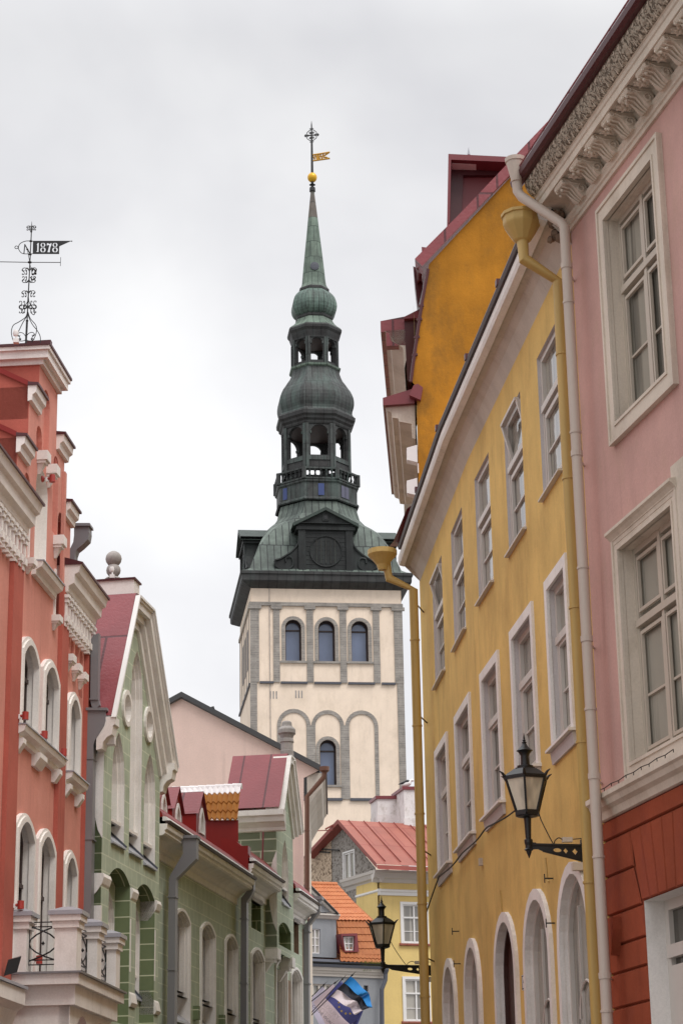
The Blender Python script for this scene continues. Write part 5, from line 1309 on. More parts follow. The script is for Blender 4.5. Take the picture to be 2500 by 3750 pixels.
zb_ = FC.uv(1400, 3268)[1]; pb = [(0, zb_ - .12), (.06, zb_ - .12), (.07, zb_ - .02), (.12, zb_ + .02), (.12, zb_ + .08), (0, zb_ + .12)]
mb = MB(); FC.sweep(mb, pb, -.08, 10); FL_.sweep(mb, pb, sl - .05, LL + .1); mb.build('string_course', 'fixture_white', ch)
# roughcast gable
FL2 = Fac([(FL_.p[0].x - .05, FL_.p[0].y), (cx_.x - .05, 78.0)], +1)
gp = FL2.poly([(1100, 4000), (1100, 3145), (1132, 3122), (1237, 3017), (1375, 3180), (1376, 3300), (1376, 4000)])
gw_h = []
a, b = FL2.uv(1258, 3128), FL2.uv(1299, 3218)
w = window(FL2, ch, ('rect', a[0], b[0], b[1], a[1]), 0, .08, gw_h, frame='fixture_white', pane='glass_grey', fw=.06, mull=(.5,), reveal='fixture_white', surround='fixture_white', sur_w=.05)
mb = MB(); FL2.plate(mb, gp, gw_h, 0); mb.build('gable_wall', 'roughcast_grey', ch)
mb = MB(); FL2.plate(mb, FL2.poly([(1100, 3700), (1100, 3145), (1130, 3130), (1214, 3050), (1217, 3260), (1222, 3400), (1222, 3700)]), (), .02); mb.build('weathered_render', 'roughcast_tan', ch)
mb = MB(); mb.bar(FL2.W(1172, 3110, .05), FL2.W(1240, 3115, .05), .05); mb.cut(); mb.bar(FL2.W(1145, 3119, .05), FL2.W(1206, 3123, .05), .05); each(mb, 'tie_rod', 'cable_black', ch)
# roof
r1, r2 = FL2.W(1236, 3004, .35), None
dv = Vector((math.cos(R(22)), math.sin(R(22)), 0))
e1 = FL2.W(1378, 3166, .45); r2 = r1 + dv * 8; e2 = e1 + dv * 8
mb = MB(); L = (e1 - r1).length; mb.face([r1, r2, e2, e1], [(L, 0), (L, 8), (0, 8), (0, 0)]); mb.uv[-1] = [(0, L), (8, L), (8, 0), (0, 0)]
mb.build('roof', 'red_roof', ch)
mb = MB()
for k in range(12): t = .45 + k * .62; a = r1 + dv * t; b = e1 + dv * t; mb.bar(a + Vector((0, 0, .01)), a.lerp(b, .93) + Vector((0, 0, .02)), .03, .05); mb.cut()
each(mb, 'standing_seam', 'red_roof', ch)
mb = MB(); f1 = r1 + (e1 - r1) * 1.0; mb.mesh([e1 + Vector((0, 0, -.02)), e2 + Vector((0, 0, -.02)), e2 + Vector((.02, -.02, -.16)), e1 + Vector((.02, -.02, -.16)), e1 + Vector((.1, -.25, -.22)), e2 + Vector((.1, -.25, -.22))], [(0, 1, 2, 3), (3, 2, 5, 4)]); mb.build('eave_strip', 'red_roof', ch)
mb = MB(); g1 = FL2.W(1120, 3128, .35)
mb.mesh([r1 + Vector((0, 0, .03)), e1 + Vector((0, 0, .03)), e1 + Vector((0, 0, -.14)), r1 + Vector((0, 0, -.14)), g1, g1 + Vector((0, 0, -.14))], [(0, 1, 2, 3), (0, 3, 5, 4)])
mb.mesh([g1 + dv * .45 + Vector((0, 0, -.2)), r1 + dv * .45 + Vector((0, 0, -.2)), r1 + Vector((0, 0, -.14)), g1 + Vector((0, 0, -.14))], [(0, 1, 2, 3)])
mb.mesh([g1, r1, r1 + dv * 8, g1 + dv * 8], [(0, 1, 2, 3)])
mb.build('verge', 'red_roof', ch)
mb = MB(); p = FL2.W(1200, 3028, .5); mb.bar(p + Vector((-.1, 0, -.1)), p + Vector((.25, 0, .08)), .08, .05); mb.bar(p + Vector((-.7, 0, -.16)), p + Vector((.2, 0, -.14)), .03); mb.build('roof_hatch_rail', 'red_roof', ch)
# chimneys
def chim(x0, x1, y0, y1, Y, d, lab, covered=True):
    a, b = on_depth(x0, y0, Y), on_depth(x1, y0, Y); zb = on_depth(x0, y1, Y).z
    w_ = b.x - a.x; mb = MB(); mb.box((a.x, Y, zb), (w_, .12 * w_, 0), (-.25 * d, d, 0), (0, 0, a.z - zb)); c = mb.build('chimney', 'chimney_white', ch); c['label'] = lab
    mb = MB(); mb.box((a.x - .06, Y - .06, a.z), (w_ + .12, .12 * w_, 0), (-.25 * d, d + .1, 0), (0, 0, .12)); mb.build('chimney_cap', 'maroon', c)
    mb = MB(); mb.box((a.x - .02, Y - .03, zb), (w_ + .03, .12 * w_, 0), (-.25 * d, d, 0), (0, 0, (a.z - zb) * .50)); mb.build('chimney_render', 'chimney_white', c); return c
chim(1381, 1452, 2927, 3040, 82.0, 1.0, 'squat white chimney with maroon cap and moss stains')
chim(1478, 1545, 2893, 3100, 81.0, 1.6, 'taller white chimney half hidden by the yellow downpipe')
mb = MB(); p = on_depth(1460, 2985, 84); mb.box(p, (.4, 0, 0), (0, .4, 0), (0, 0, -1.4)); mb.build('vent_shaft', 'maroon', ch)
# bird on the chimney
p = on_depth(1494, 2886, 81.3); r = empty('bird', p, 'small black and white bird sitting on the taller white chimney', 'bird')
mb = MB(); mb.tube([p + Vector((-.28, 0, .10)), p + Vector((-.2, 0, .12)), p + Vector((-.08, 0, .14)), p + Vector((.05, 0, .19)), p + Vector((.10, 0, .27)), p + Vector((.15, 0, .29)), p + Vector((.20, 0, .285)), p + Vector((.25, 0, .27))], [.02, .07, .11, .10, .055, .06, .045, .006], 10); mb.tube([p, p + Vector((0, 0, .1))], .012, 5); mb.tube([p + Vector((.05, .03, 0)), p + Vector((.05, 0, .12))], .012, 5); mb.build('body', 'fixture_white', r, smooth=True)
mb = MB(); mb.tube([p + Vector((-.38, -.02, .14)), p + Vector((-.2, -.03, .18)), p + Vector((0, -.03, .24)), p + Vector((.08, -.02, .26))], [.01, .06, .08, .03], 8); mb.build('wing', 'black_metal', r, smooth=True)
# ================================================================ CHURCH TOWER
TA = R(7.0); TD = Vector((math.cos(TA), math.sin(TA), 0)); TN = Vector((math.sin(TA), -math.cos(TA), 0)); TY = 180.0
lft = on_depth(919, 2400, TY)
FT = Fac([(lft.x, TY), (lft.x + TD.x * 40, TY + TD.y * 40)], +1)
WT = FT.uv(1478, 2560)[0]
tc = FT.P(WT / 2, 0, -WT / 2); H = WT / 2
ct_ = empty('church_tower', (tc.x, tc.y, 0), 'tall cream church tower with a green copper baroque spire', 'church tower')
def lc(x, y, z): return Vector((tc.x, tc.y, 0)) + TD * x + TN * y + Vector((0, 0, z))   # local: x along the front, y towards the camera
def tz(y, off=0.0, px=1190): return CZ + (lambda r: r.z * ((lc(0, off, 0).y) / r.y))(ray(px, y))   # height seen at row y on plane off in front of the axis
zc_top = FT.uv(1192, 2158)[1]; zq = 5.0
hs = []
def parch(px0, px1, ytop, ybot, kind='round'):
    a = FT.uv(px0, (ytop + ybot) / 2)[0]; b = FT.uv(px1, (ytop + ybot) / 2)[0]; c = (px0 + px1) / 2
    zt, zb = FT.uv(c, ytop)[1], FT.uv(c, ybot)[1]; w_ = (b - a) / 2; return ('arch', a, b, zb, zt - w_, w_, 'round')
def Z5(x, y): return (830 + x / 2.24, 2150 + y / 2.24)
def P5(x0, x1, y0, y1): a, b = Z5(x0, y0), Z5(x1, y1); return parch(a[0], b[0], a[1], b[1])
wins = []
for x0, x1, y0, y1 in ((480, 612, 268, 608), (752, 887, 275, 612), (1022, 1160, 280, 614), (764, 898, 1255, 1626)):
    fn = P5(x0, x1, y0, y1)
    w = window(FT, ct_, fn, -.05, .75, hs, frame='frame_brown', pane='glass_blue', fw=.12, trans=(.78,), reveal='frame_brown')
    mb = MB(); FT.ring(mb, shp(inset(fn, -.32, -.0)), shp(inset(fn, -.02)), -.05, .02); mb.build('stone_surround', 'limestone', w)
    mb = MB(); FT.box(mb, fn[1] - .45, fn[2] + .45, fn[3] - .18, fn[3] + .0, -.1, .14); mb.build('sill', 'limestone', w)
out = [(0, 0), (WT, 0), (WT, zc_top), (0, zc_top)]
mb = MB(); FT.plate(mb, out, hs, -.05)
for a, b in (((-H, H), (-H, -H)), ((-H, -H), (H, -H)), ((H, -H), (H, H))):
    mb.face([lc(*a, 0), lc(*b, 0), lc(*b, zc_top), lc(*a, zc_top)])
mb.build('wall', 'church_wall', ct_)
# stone pilasters, bands and blind arcades on the front
def S5(x, y=600): return FT.uv(*Z5(x, y))[0]
def Zt(y, x=750): return FT.uv(*Z5(x, y))[1]
def side_pil(s0, s1, z0, z1, mat, root, nm, o=.06):
    """same member on the left side face"""
    mb = MB(); mb.box(lc(-H - .0, H - s1, z0), TN * (s1 - s0), -TD * o, (0, 0, z1 - z0)); return mb.build(nm, mat, root)
pil = [(203, 266), (384, 436), (658, 712), (931, 985), (1205, 1258), (1378, 1436)]
zb, zt_ = Zt(786), Zt(165)
for i, (a, b) in enumerate(pil):
    s0, s1 = S5(a), S5(b)
    if i == 0: s0 = -.06
    if i == 5: s1 = WT + .06
    mb = MB(); FT.box(mb, s0, s1, zb, zt_, -.05, .05); FT.box(mb, s0 - .2, s1 + .2, zt_ - .25, zt_ + .05, -.05, .16); mb.build('pilaster', 'limestone', ct_)
mb = MB(); FT.box(mb, -.12, WT + .12, zt_ + .06, zt_ + .38, -.05, .14); mb.build('string_course', 'limestone', ct_)
zb2 = Zt(3200)
for a, b in ((203, 230), (1430, 1445)):
    s0, s1 = S5(a), S5(b)
    mb = MB(); FT.box(mb, (-.05 if a < 500 else WT - .55), (.52 if a < 500 else WT + .05), 0, zb - .02, -.05, .035); mb.build('quoin', 'limestone', ct_)
mb = MB()
for a, b in ((270, 384), (442, 660), (716, 935), (991, 1210), (1266, 1378)): FT.box(mb, S5(a), S5(b), zb - .12, zb + .06, -.05, .16); mb.cut()
zb3 = Zt(1742, 900)
for a, b in ((560, 947), (1012, 1214)): FT.box(mb, S5(a, 1700), S5(b, 1700), zb3 - .14, zb3 + .08, -.05, .16); mb.cut()
each(mb, 'drip_flashing', 'slate', ct_)
mb = MB()
for c0, c1 in ((415, 688), (697, 965), (975, 1245)):
    a, b = S5(c0, 1300), S5(c1, 1300); zc = Zt(1002 if c0 < 500 else 1010); w_ = (b - a) / 2
    fo = ('arch', a, b, zb3, zc - w_, w_, 'round'); FT.ring(mb, shp(fo), shp(inset(fo, .33, 0)), -.05, .04)
for a, b in ((660, 722), (946, 1004)): FT.box(mb, S5(a, 1500), S5(b, 1500), zb3, Zt(1135), -.05, .045)
mb.build('blind_arcade', 'limestone', ct_)
mb = MB()
for cx5, cy5, w5 in ((386, 885, 44), (594, 880, 38)):
    a, z = FT.uv(*Z5(cx5, cy5)); h = .42
    for k in range(3): FT.box(mb, a - .34 + k * .26, a - .34 + k * .26 + .12, z - h * .8, z + h * .8, -.05, -.035)
    mb.cut()
each(mb, 'vent_slits', 'stone_grey', ct_)
mb = MB(); mb.tube([FT.P(S5(352), zc_top, .03), FT.P(S5(356), Zt(1250), .03)], .03, 5); mb.build('lightning_rod', 'stone_grey', ct_)
# left side face: pilasters and windows (grazing)
for k in range(6):
    d = [0, 2.1, 4.7, 7.3, 9.9, 12.4][k] * WT / 12.9; side_pil(d, d + .42, zb, zt_, 'limestone', ct_, 'pilaster', .05)
for k in range(3):
    d = [2.95, 5.55, 8.15][k] * WT / 12.9; w = side_pil(d, d + 1.25, Zt(612), Zt(285), 'frame_brown', ct_, 'window', .03)
side_pil(-.1, WT, zt_ + .06, zt_ + .38, 'limestone', ct_, 'string_course', .15); side_pil(.6, WT, zb - .12, zb + .06, 'slate', ct_, 'drip_flashing', .16); side_pil(0, .5, 0, zb, 'limestone', ct_, 'quoin', .05)
# eaves
ov = .86
def ringsq(mb, prof, uvs=True):
    """square rings (half size, z)"""
    for (h0, z0), (h1, z1) in zip(prof, prof[1:]):
        for (ax, ay), (bx, by) in (((-1, 1), (1, 1)), ((1, 1), (1, -1)), ((1, -1), (-1, -1)), ((-1, -1), (-1, 1))):
            mb.face([lc(ax * h0, ay * h0, z0), lc(bx * h0, by * h0, z0), lc(bx * h1, by * h1, z1), lc(ax * h1, ay * h1, z1)],
                    [(-h0, z0), (h0, z0), (h1, z1 + abs(h1 - h0)), (-h1, z1 + abs(h1 - h0))])
ez = zc_top
mb = MB(); ringsq(mb, [(H - .1, ez), (H + .1, ez + .05), (H + ov * .9, ez + .42), (H + ov * .95, ez + .50), (H + ov, ez + .52), (H + ov + .02, ez + 1.05), (H + ov + .12, ez + 1.10), (H + ov + .12, ez + 1.35), (H + ov - .1, ez + 1.42)]); mb.build('eaves', 'copper_dark', ct_)
# octagonal shells: h = half width across flats, c = chamfer factor 0 square .. 1 regular octagon
K = math.tan(PI / 8)
def octpts(h, c, z):
    k = h * (1 - c * (1 - K)); return [lc(x, y, z) for x, y in ((-k, h), (k, h), (h, k), (h, -k), (k, -h), (-k, -h), (-h, -k), (-h, k))]
def octshell(mb, prof, close=False):
    L = 0
    for (h0, c0, z0), (h1, c1, z1) in zip(prof, prof[1:]):
        A, B = octpts(h0, c0, z0), octpts(h1, c1, z1); d = math.hypot(h1 - h0, z1 - z0)
        for i in range(8):
            j = (i + 1) % 8; w0 = (A[j] - A[i]).length / 2; w1 = (B[j] - B[i]).length / 2
            mb.face([A[i], A[j], B[j], B[i]], [(-w0 + i * 7.3, L), (w0 + i * 7.3, L), (w1 + i * 7.3, L + d), (-w1 + i * 7.3, L + d)])
        L += d
pm = lambda y: (lc(0, 0, 0).y / (FW.y + UP.y * (1875 - y) / FL)) / FL       # metres per pixel on the axis plane at row y
def row(y, hp, c=1.0, k=.965): return (hp * pm(y) / (k if c > .9 else 1.0), c, tz(y, 0, 1160))
# dome: square to octagon
ed = ez + 1.40
dome = [(H + ov + .10, 0, ed - .05), (H + ov - .38, 0, ed + .14), (H + ov - .78, 0, ed + .42), (H + ov - 1.02, 0, ed + 1.1)]
for y, hp, c in ((2063, 232, .05), (2030, 216, .12), (2000, 201, .25), (1975, 183, .45), (1950, 163, .72), (1925, 149, .92), (1895, 142, 1), (1878, 138, 1)):
    if tz(y, 0, 1160) < ed + 1.5: continue
    h = hp * pm(y) / (1.0 + .0 * c); dome.append((h, c, tz(y, 0, 1160)))
mb = MB(); octshell(mb, dome); mb.build('dome', 'copper_dome', ct_)
def oct_part(name, mat, rows, root=ct_):
    mb = MB(); octshell(mb, [row(*r) for r in rows]); return mb.build(name, mat, root)
oct_part('gallery_base', 'copper', [(1876, 138), (1872, 143), (1866, 142), (1862, 137), (1812, 137), (1808, 142), (1803, 143), (1800, 138)])
mb = MB(); z0 = tz(1806, 0, 1160); hb = 137 * pm(1806) / .965
# coloured copper patches
for k, (x0, x1) in enumerate(((.43, .58),)):
    pass
kk = hb * K
for (i, u0, u1, mt) in ((0, .42, .60, 'cloth_navy'), (7, .16, .32, 'cloth_navy'), (1, .2, .38, 'slate'), (1, .40, .56, 'slate')):
    mb = MB(); o8 = octpts(hb + .03, 1, 0); a, b = o8[i], o8[(i + 1) % 8]
    if i == 0: pass
    p, q = a.lerp(b, u0), a.lerp(b, u1); za, zb_ = tz(1858, 0, 1160), tz(1816, 0, 1160)
    nrm = ((p + q) / 2 - lc(0, 0, 0)).normalized() * .02
    mb.mesh([Vector((p.x, p.y, za)) + nrm, Vector((q.x, q.y, za)) + nrm, Vector((q.x, q.y, zb_)) + nrm, Vector((p.x, p.y, zb_)) + nrm], [(0, 1, 2, 3)])
    m_ = mb.build('copper_patch', 'patch_blue' if mt == 'cloth_navy' else 'patch_violet', ct_)
# balustrade
mb = MB(); h = 140 * pm(1780) / .965; zA, zB = tz(1800, 0, 1160), tz(1758, 0, 1160)
octshell(mb, [(h + .12, 1, zB - .18), (h + .12, 1, zB), (h - .12, 1, zB), (h - .12, 1, zB - .18), (h + .12, 1, zB - .18)])
octshell(mb, [(h + .05, 1, zA), (h + .05, 1, zA + .18), (h - .1, 1, zA + .18), (h - .1, 1, zA)])
o8 = octpts(h, 1, 0)
for i in range(8):
    a, b = o8[i], o8[(i + 1) % 8]; a = Vector((a.x, a.y, zA)); b = Vector((b.x, b.y, zA)); mb.tube([a, a + Vector((0, 0, zB - zA))], .22, 6)
bl = mb.build('balustrade', 'copper', ct_)
for i in range(8):
    a, b = o8[i], o8[(i + 1) % 8]
    for j in range(1, 6):
        p = a.lerp(b, j / 6); mb = MB(); hh = zB - zA; mb.lathe((p.x, p.y, zA + .15), [(.08, 0), (.13, hh * .18), (.07, hh * .35), (.07, hh * .45), (.13, hh * .62), (.08, hh * .85)], 6); mb.build('baluster', 'copper', bl)
mb = MB(); octshell(mb, [(.01, 1, tz(1800, 0, 1160) + .05), (h, 1, tz(1800, 0, 1160))]); mb.build('gallery_floor', 'copper_dark', ct_)
# open lanterns
def lantern(yb, yt, hp, ysill, yarch, pier, nm):
    h = hp * pm((yb + yt) / 2) / .965; zb, zt = tz(yb, 0, 1160), tz(yt, 0, 1160); zs, za = tz(ysill, 0, 1160), tz(yarch, 0, 1160)
    o8 = octpts(h, 1, 0); root = None
    for i in range(8):
        a, b = o8[i], o8[(i + 1) % 8]; F_ = Fac([(a.x, a.y), (b.x, b.y)], +1)
        nn = F_.n[0]; mid = (a + b) / 2 - Vector((tc.x, tc.y, 0))
        if nn.dot(mid) < 0: F_ = Fac([(a.x, a.y), (b.x, b.y)], -1)
        L = F_.L[-1]; w_ = L / 2 - pier; fn = ('arch', pier, L - pier, zs, za - w_, w_, 'round'); sh = shp(fn)
        mb = MB(); F_.plate(mb, rect(0, L, zb, zt), [sh], 0); F_.plate(mb, rect(0, L, zb, zt), [sh], -.35); F_.sides(mb, sh, 0, -.35)
        w = mb.build('lantern_wall', 'copper_dark', ct_)
        mb = MB(); t = pier * .62
        F_.box(mb, -.02, t, zb, zt, 0, .12); F_.box(mb, L - t, L + .02, zb, zt, 0, .12)
        for s in (pier - .03, L - pier - .09): F_.box(mb, s, s + .12, za - w_ - .05, za - w_ + .2, -.35, .05)
        if zs - zb > 1.2: F_.box(mb, t, L - t, zs - .5, zs - .1, 0, .08)
        mb.build('lantern_pier', 'copper', w)
    return h
lantern(1757, 1590, 114, 1704, 1594, .42, 'lower'); lantern(1358, 1262, 77, 1346, 1264, .28, 'upper')
mb = MB(); octshell(mb, [(.01, 1, tz(1590, 0, 1160)), (112 * pm(1600), 1, tz(1590, 0, 1160))]); mb.cut(); octshell(mb, [(.01, 1, tz(1262, 0, 1160)), (76 * pm(1262), 1, tz(1262, 0, 1160))]); mb.cut(); octshell(mb, [(.01, 1, tz(1352, 0, 1160)), (76 * pm(1262), 1, tz(1352, 0, 1160))]); each(mb, 'lantern_ceiling', 'frame_brown', ct_)
oct_part('cornice', 'copper_dark', [(1592, 116), (1586, 119), (1580, 119), (1574, 126), (1566, 127), (1560, 134), (1548, 135), (1544, 130), (1540, 127)])
oct_part('onion', 'copper', [(1542, 128), (1534, 124), (1524, 125), (1512, 129), (1500, 131), (1488, 131), (1474, 129), (1460, 124), (1447, 118), (1435, 110), (1420, 101), (1408, 93), (1396, 88), (1380, 83), (1366, 81)])
oct_part('ledge', 'copper_green', [(1370, 81), (1366, 87), (1360, 88), (1357, 80), (1355, 76)])
oct_part('cornice', 'copper_dark', [(1264, 79), (1258, 80), (1252, 82), (1246, 84), (1238, 86), (1230, 92), (1222, 93), (1216, 90)])
oct_part('flared_roof', 'copper_green', [(1218, 91), (1212, 86), (1204, 76), (1196, 69), (1188, 64), (1178, 60)])
oct_part('ledge', 'copper_dark', [(1180, 60), (1176, 63), (1170, 64), (1166, 60)])
oct_part('bulb', 'copper_bulb', [(1168, 58), (1162, 66), (1154, 72), (1145, 76), (1132, 78), (1120, 77), (1108, 74), (1097, 70), (1088, 64), (1080, 57), (1074, 51)])
oct_part('ledge', 'copper_dark', [(1076, 48), (1073, 52), (1066, 52), (1062, 49)])
oct_part('spire_tip', 'copper_bronze', [(800, 16.6), (780, 14.5), (700, 6), (692, 4.5)])
oct_part('spire', 'copper_green', [(1066, 51), (1058, 46), (1048, 42), (1030, 39.5), (1000, 37), (930, 30), (860, 22.5), (800, 16.6)])
mb = MB(); zc = tz(990, 0, 1152); p = lc(0, 38 * pm(990), 0); mb.lathe((p.x, p.y, zc), [(.2, -.12), (.42, -.1), (.42, .1), (.2, .12)], 14, axis=TN); mb.build('porthole', 'slate', ct_)
mb = MB(); sp = lambda y: Vector((tc.x, tc.y, tz(y, 0, 1146)))
mb.tube([sp(694), sp(668)], .14, 8); mb.lathe(sp(676), [(.1, -.1), (.32, 0), (.1, .1)], 10); mb.lathe(sp(690), [(.3, -.3), (.28, .1), (.1, .15)], 10); mb.tube([sp(668), sp(520), sp(455), sp(441)], [.14, .10, .06, .01], 8); pole = mb.build('finial_pole', 'black_metal', ct_)
mb = MB(); r_ = 17.6 * pm(649); mb.lathe(sp(649), [(r_ * math.cos(a), r_ * 1.08 * math.sin(a)) for a in [-1.5, -1.2, -.9, -.6, -.3, 0, .3, .6, .9, 1.2, 1.5]], 20); mb.build('gilt_ball', 'gold', ct_, smooth=True)
# gilded banner
u = pm(575); XD = Vector((1, -.15, 0)).normalized()
def bp(px, py): c = sp(575); return c + XD * ((px - 1146) * u) + Vector((0, 0, 1)) * ((575 - py) * u * 1.03)
mb = MB()
rim = [(1147, 566), (1212, 561), (1200, 568), (1192, 572), (1188, 578), (1200, 580), (1212, 585), (1147, 589), (1147, 566)]
mb.tube([bp(*p) for p in rim], .09, 5)
for k in range(9):
    x = 1151 + k * 4.6
    mb.tube([bp(x + 2.2 * math.cos(a), 571 + (k % 2) * 8 + 4.5 * math.sin(a)) for a in [i * .7 for i in range(9)]], .06, 4)
mb.bar(bp(1168, 566), bp(1168, 588), .3, .08)
mb.build('gilt_banner', 'gold_leaf', pole)
mb = MB(); c = sp(494)
def cp(dx, dy): return c + XD * (dx * u) + Vector((0, 0, 1)) * (dy * u)
mb.tube([cp(-27, 0), cp(27, 0)], .07, 5)
for sx in (-1, 1):
    for sy in (-1, 1):
        mb.tube(curve([cp(0, sy * 26), cp(sx * 8, sy * 20), cp(sx * 17, sy * 12), cp(sx * 17, sy * 5), cp(sx * 10, sy * 1)], 4), .045, 4)
        mb.tube([cp(sx * (6 + 3 * math.cos(a)), sy * (10 + 3 * math.sin(a))) for a in [i * .8 for i in range(8)]], .05, 4)
        mb.tube([cp(sx * (4 + 3 * math.cos(a)), sy * (26 + 2.5 * math.sin(a))) for a in [i * .8 for i in range(7)]], .04, 4)
        mb.tube([cp(sx * 20, sy * 0), cp(sx * 24, sy * 5)], .06, 4); mb.tube([cp(sx * 27, 0), cp(sx * 20, sy * 5)], .05, 4)
mb.build('wrought_cross', 'black_metal', pole)
# clock-gable dormers on each side of the dome
def gabled(front):
    """pedimented dormer; front(u, d, z): u across, d distance from the axis"""
    zb = ed + .3; f0 = H + .15
    u_ = pm(2020)
    z_p = tz(1926, f0, 1190); z_ap = tz(1862, f0, 1190); zm = tz(1943, f0, 1190); zb = tz(2092, f0, 1190)
    mb = MB(); hw = 93 * u_
    def bx(u0, u1, z0, z1, d0, d1): 
        v = [front(u, d, z) for z in (z0, z1) for u, d in ((u0, d0), (u1, d0), (u1, d1), (u0, d1))]
        mb.mesh(v, [(0, 1, 2, 3), (7, 6, 5, 4), (0, 4, 5, 1), (1, 5, 6, 2), (2, 6, 7, 3), (3, 7, 4, 0)])
    bx(-hw, hw, zb, zm, f0 - 5, f0)
    root = mb.build('clock_gable', 'copper_dark', ct_)
    mb = MB(); bx(-hw - .1, -hw + .55, zb, zm, f0, f0 + .15); bx(hw - .55, hw + .1, zb, zm, f0, f0 + .15)
    bx(-hw - .3, hw + .3, zm, zm + .30, f0 - 5, f0 + .25); bx(-hw - .15, hw + .15, zm + .3, zm + .55, f0 - 5, f0 + .15); bx(-hw - .55, hw + .55, zm + .55, z_p + .15, f0 - 5, f0 + .45)
    mb.build('entablature', 'copper_dark', root)
    mb = MB(); A = [front(-hw - .6, f0 + .5, z_p + .1), front(hw + .6, f0 + .5, z_p + .1), front(0, f0 + .5, z_ap)]; B = [front(-hw - .6, f0 - 6, z_p + .1), front(hw + .6, f0 - 6, z_p + .1), front(0, f0 - 6, z_ap)]
    mb.mesh([a + Vector((0, 0, d)) for d in (0, -.3) for a in A] + [a + Vector((0, 0, d)) for d in (0, -.3) for a in B], [(0, 2, 8, 6), (2, 1, 7, 8), (0, 3, 5, 2), (2, 5, 4, 1), (3, 9, 11, 5), (5, 11, 10, 4)]); mb.build('pediment_roof', 'copper_green', root)
    mb = MB(); mb.mesh([front(-hw - .5, f0 + .2, z_p + .1), front(hw + .5, f0 + .2, z_p + .1), front(0, f0 + .2, z_ap - .25)], [(0, 1, 2)]); mb.build('tympanum', 'copper_dark', root)
    mb = MB(); c = (z_p + z_ap) / 2 - .1; bx(-.3, .3, c - .32, c + .32, f0 + .2, f0 + .26); mb.build('vent_frame', 'copper', root)
    mb = MB(); bx(-.15, .15, c - .17, c + .17, f0 + .262, f0 + .28); mb.build('vent', 'black_metal', root)
    rr = 56 * u_; zc = tz(2020, f0, 1190); mb = MB(); pts = [front(rr * math.cos(a * PI / 16), f0 + .05, zc + rr * math.sin(a * PI / 16)) for a in range(33)]; mb.tube(pts, .07, 6); mb.build('clock_ring', 'copper_dark', root)
    mb = MB(); mb.mesh([front(rr * math.cos(a * PI / 16), f0 + .03, zc + rr * math.sin(a * PI / 16)) for a in range(32)], [tuple(range(32))]); dl = mb.build('clock_face', 'copper_dark', root)
    mb = MB()
    for i in range(-2, 3): bx(i * .42 - .03, i * .42 + .03, zc - 1.1, zc + 1.1, f0 + .04, f0 + .08)
    mb.build('louvre', 'copper_bronze', dl)
    mb = MB()
    for i in range(9): z = zb + (zm - zb) * (i + .5) / 9; bx(-hw + .6, hw - .6, z - .02, z + .02, f0, f0 + .03)
    mb.build('plate_seam', 'black_metal', root)
    # volutes
    mb = MB()
    for sg in (-1, 1):
        path = [front(sg * (hw + .0), f0, zm - .3), front(sg * (hw + .1), f0, zm - 1.2), front(sg * (hw + .7), f0, zm - 2.0), front(sg * (hw + 1.7), f0, zm - 2.7), front(sg * (hw + 2.2), f0, zb + .9), front(sg * (hw + 2.0), f0, zb + .3), front(sg * (hw + 1.2), f0, zb + .1), front(sg * (hw + .6), f0, zb + .5), front(sg * (hw + .7), f0, zb + 1.2), front(sg * (hw + 1.2), f0, zb + 1.2), front(sg * (hw + 1.25), f0, zb + .8)]
        mb.tube(curve(path, 5), .10, 5)
        pg = [(hw, zm - .3), (hw + .1, zm - 1.2), (hw + .7, zm - 2.0), (hw + 1.7, zm - 2.7), (hw + 2.2, zb + .9), (hw + 2.3, zb), (hw, zb)]
        v = [front(sg * a, f0 - .05, z) for a, z in pg] + [front(sg * a, f0 - .8, z) for a, z in pg]; n = len(pg)
        mb.mesh(v, [tuple(range(n))] + [(j, (j + 1) % n, n + (j + 1) % n, n + j) for j in range(n)]); mb.cut()
    each(mb, 'volute', 'copper_dark', root)
gabled(lambda u, d, z: lc(u, d, z)); gabled(lambda u, d, z: lc(-d, u, z)); gabled(lambda u, d, z: lc(d, -u, z)); gabled(lambda u, d, z: lc(-u, -d, z))

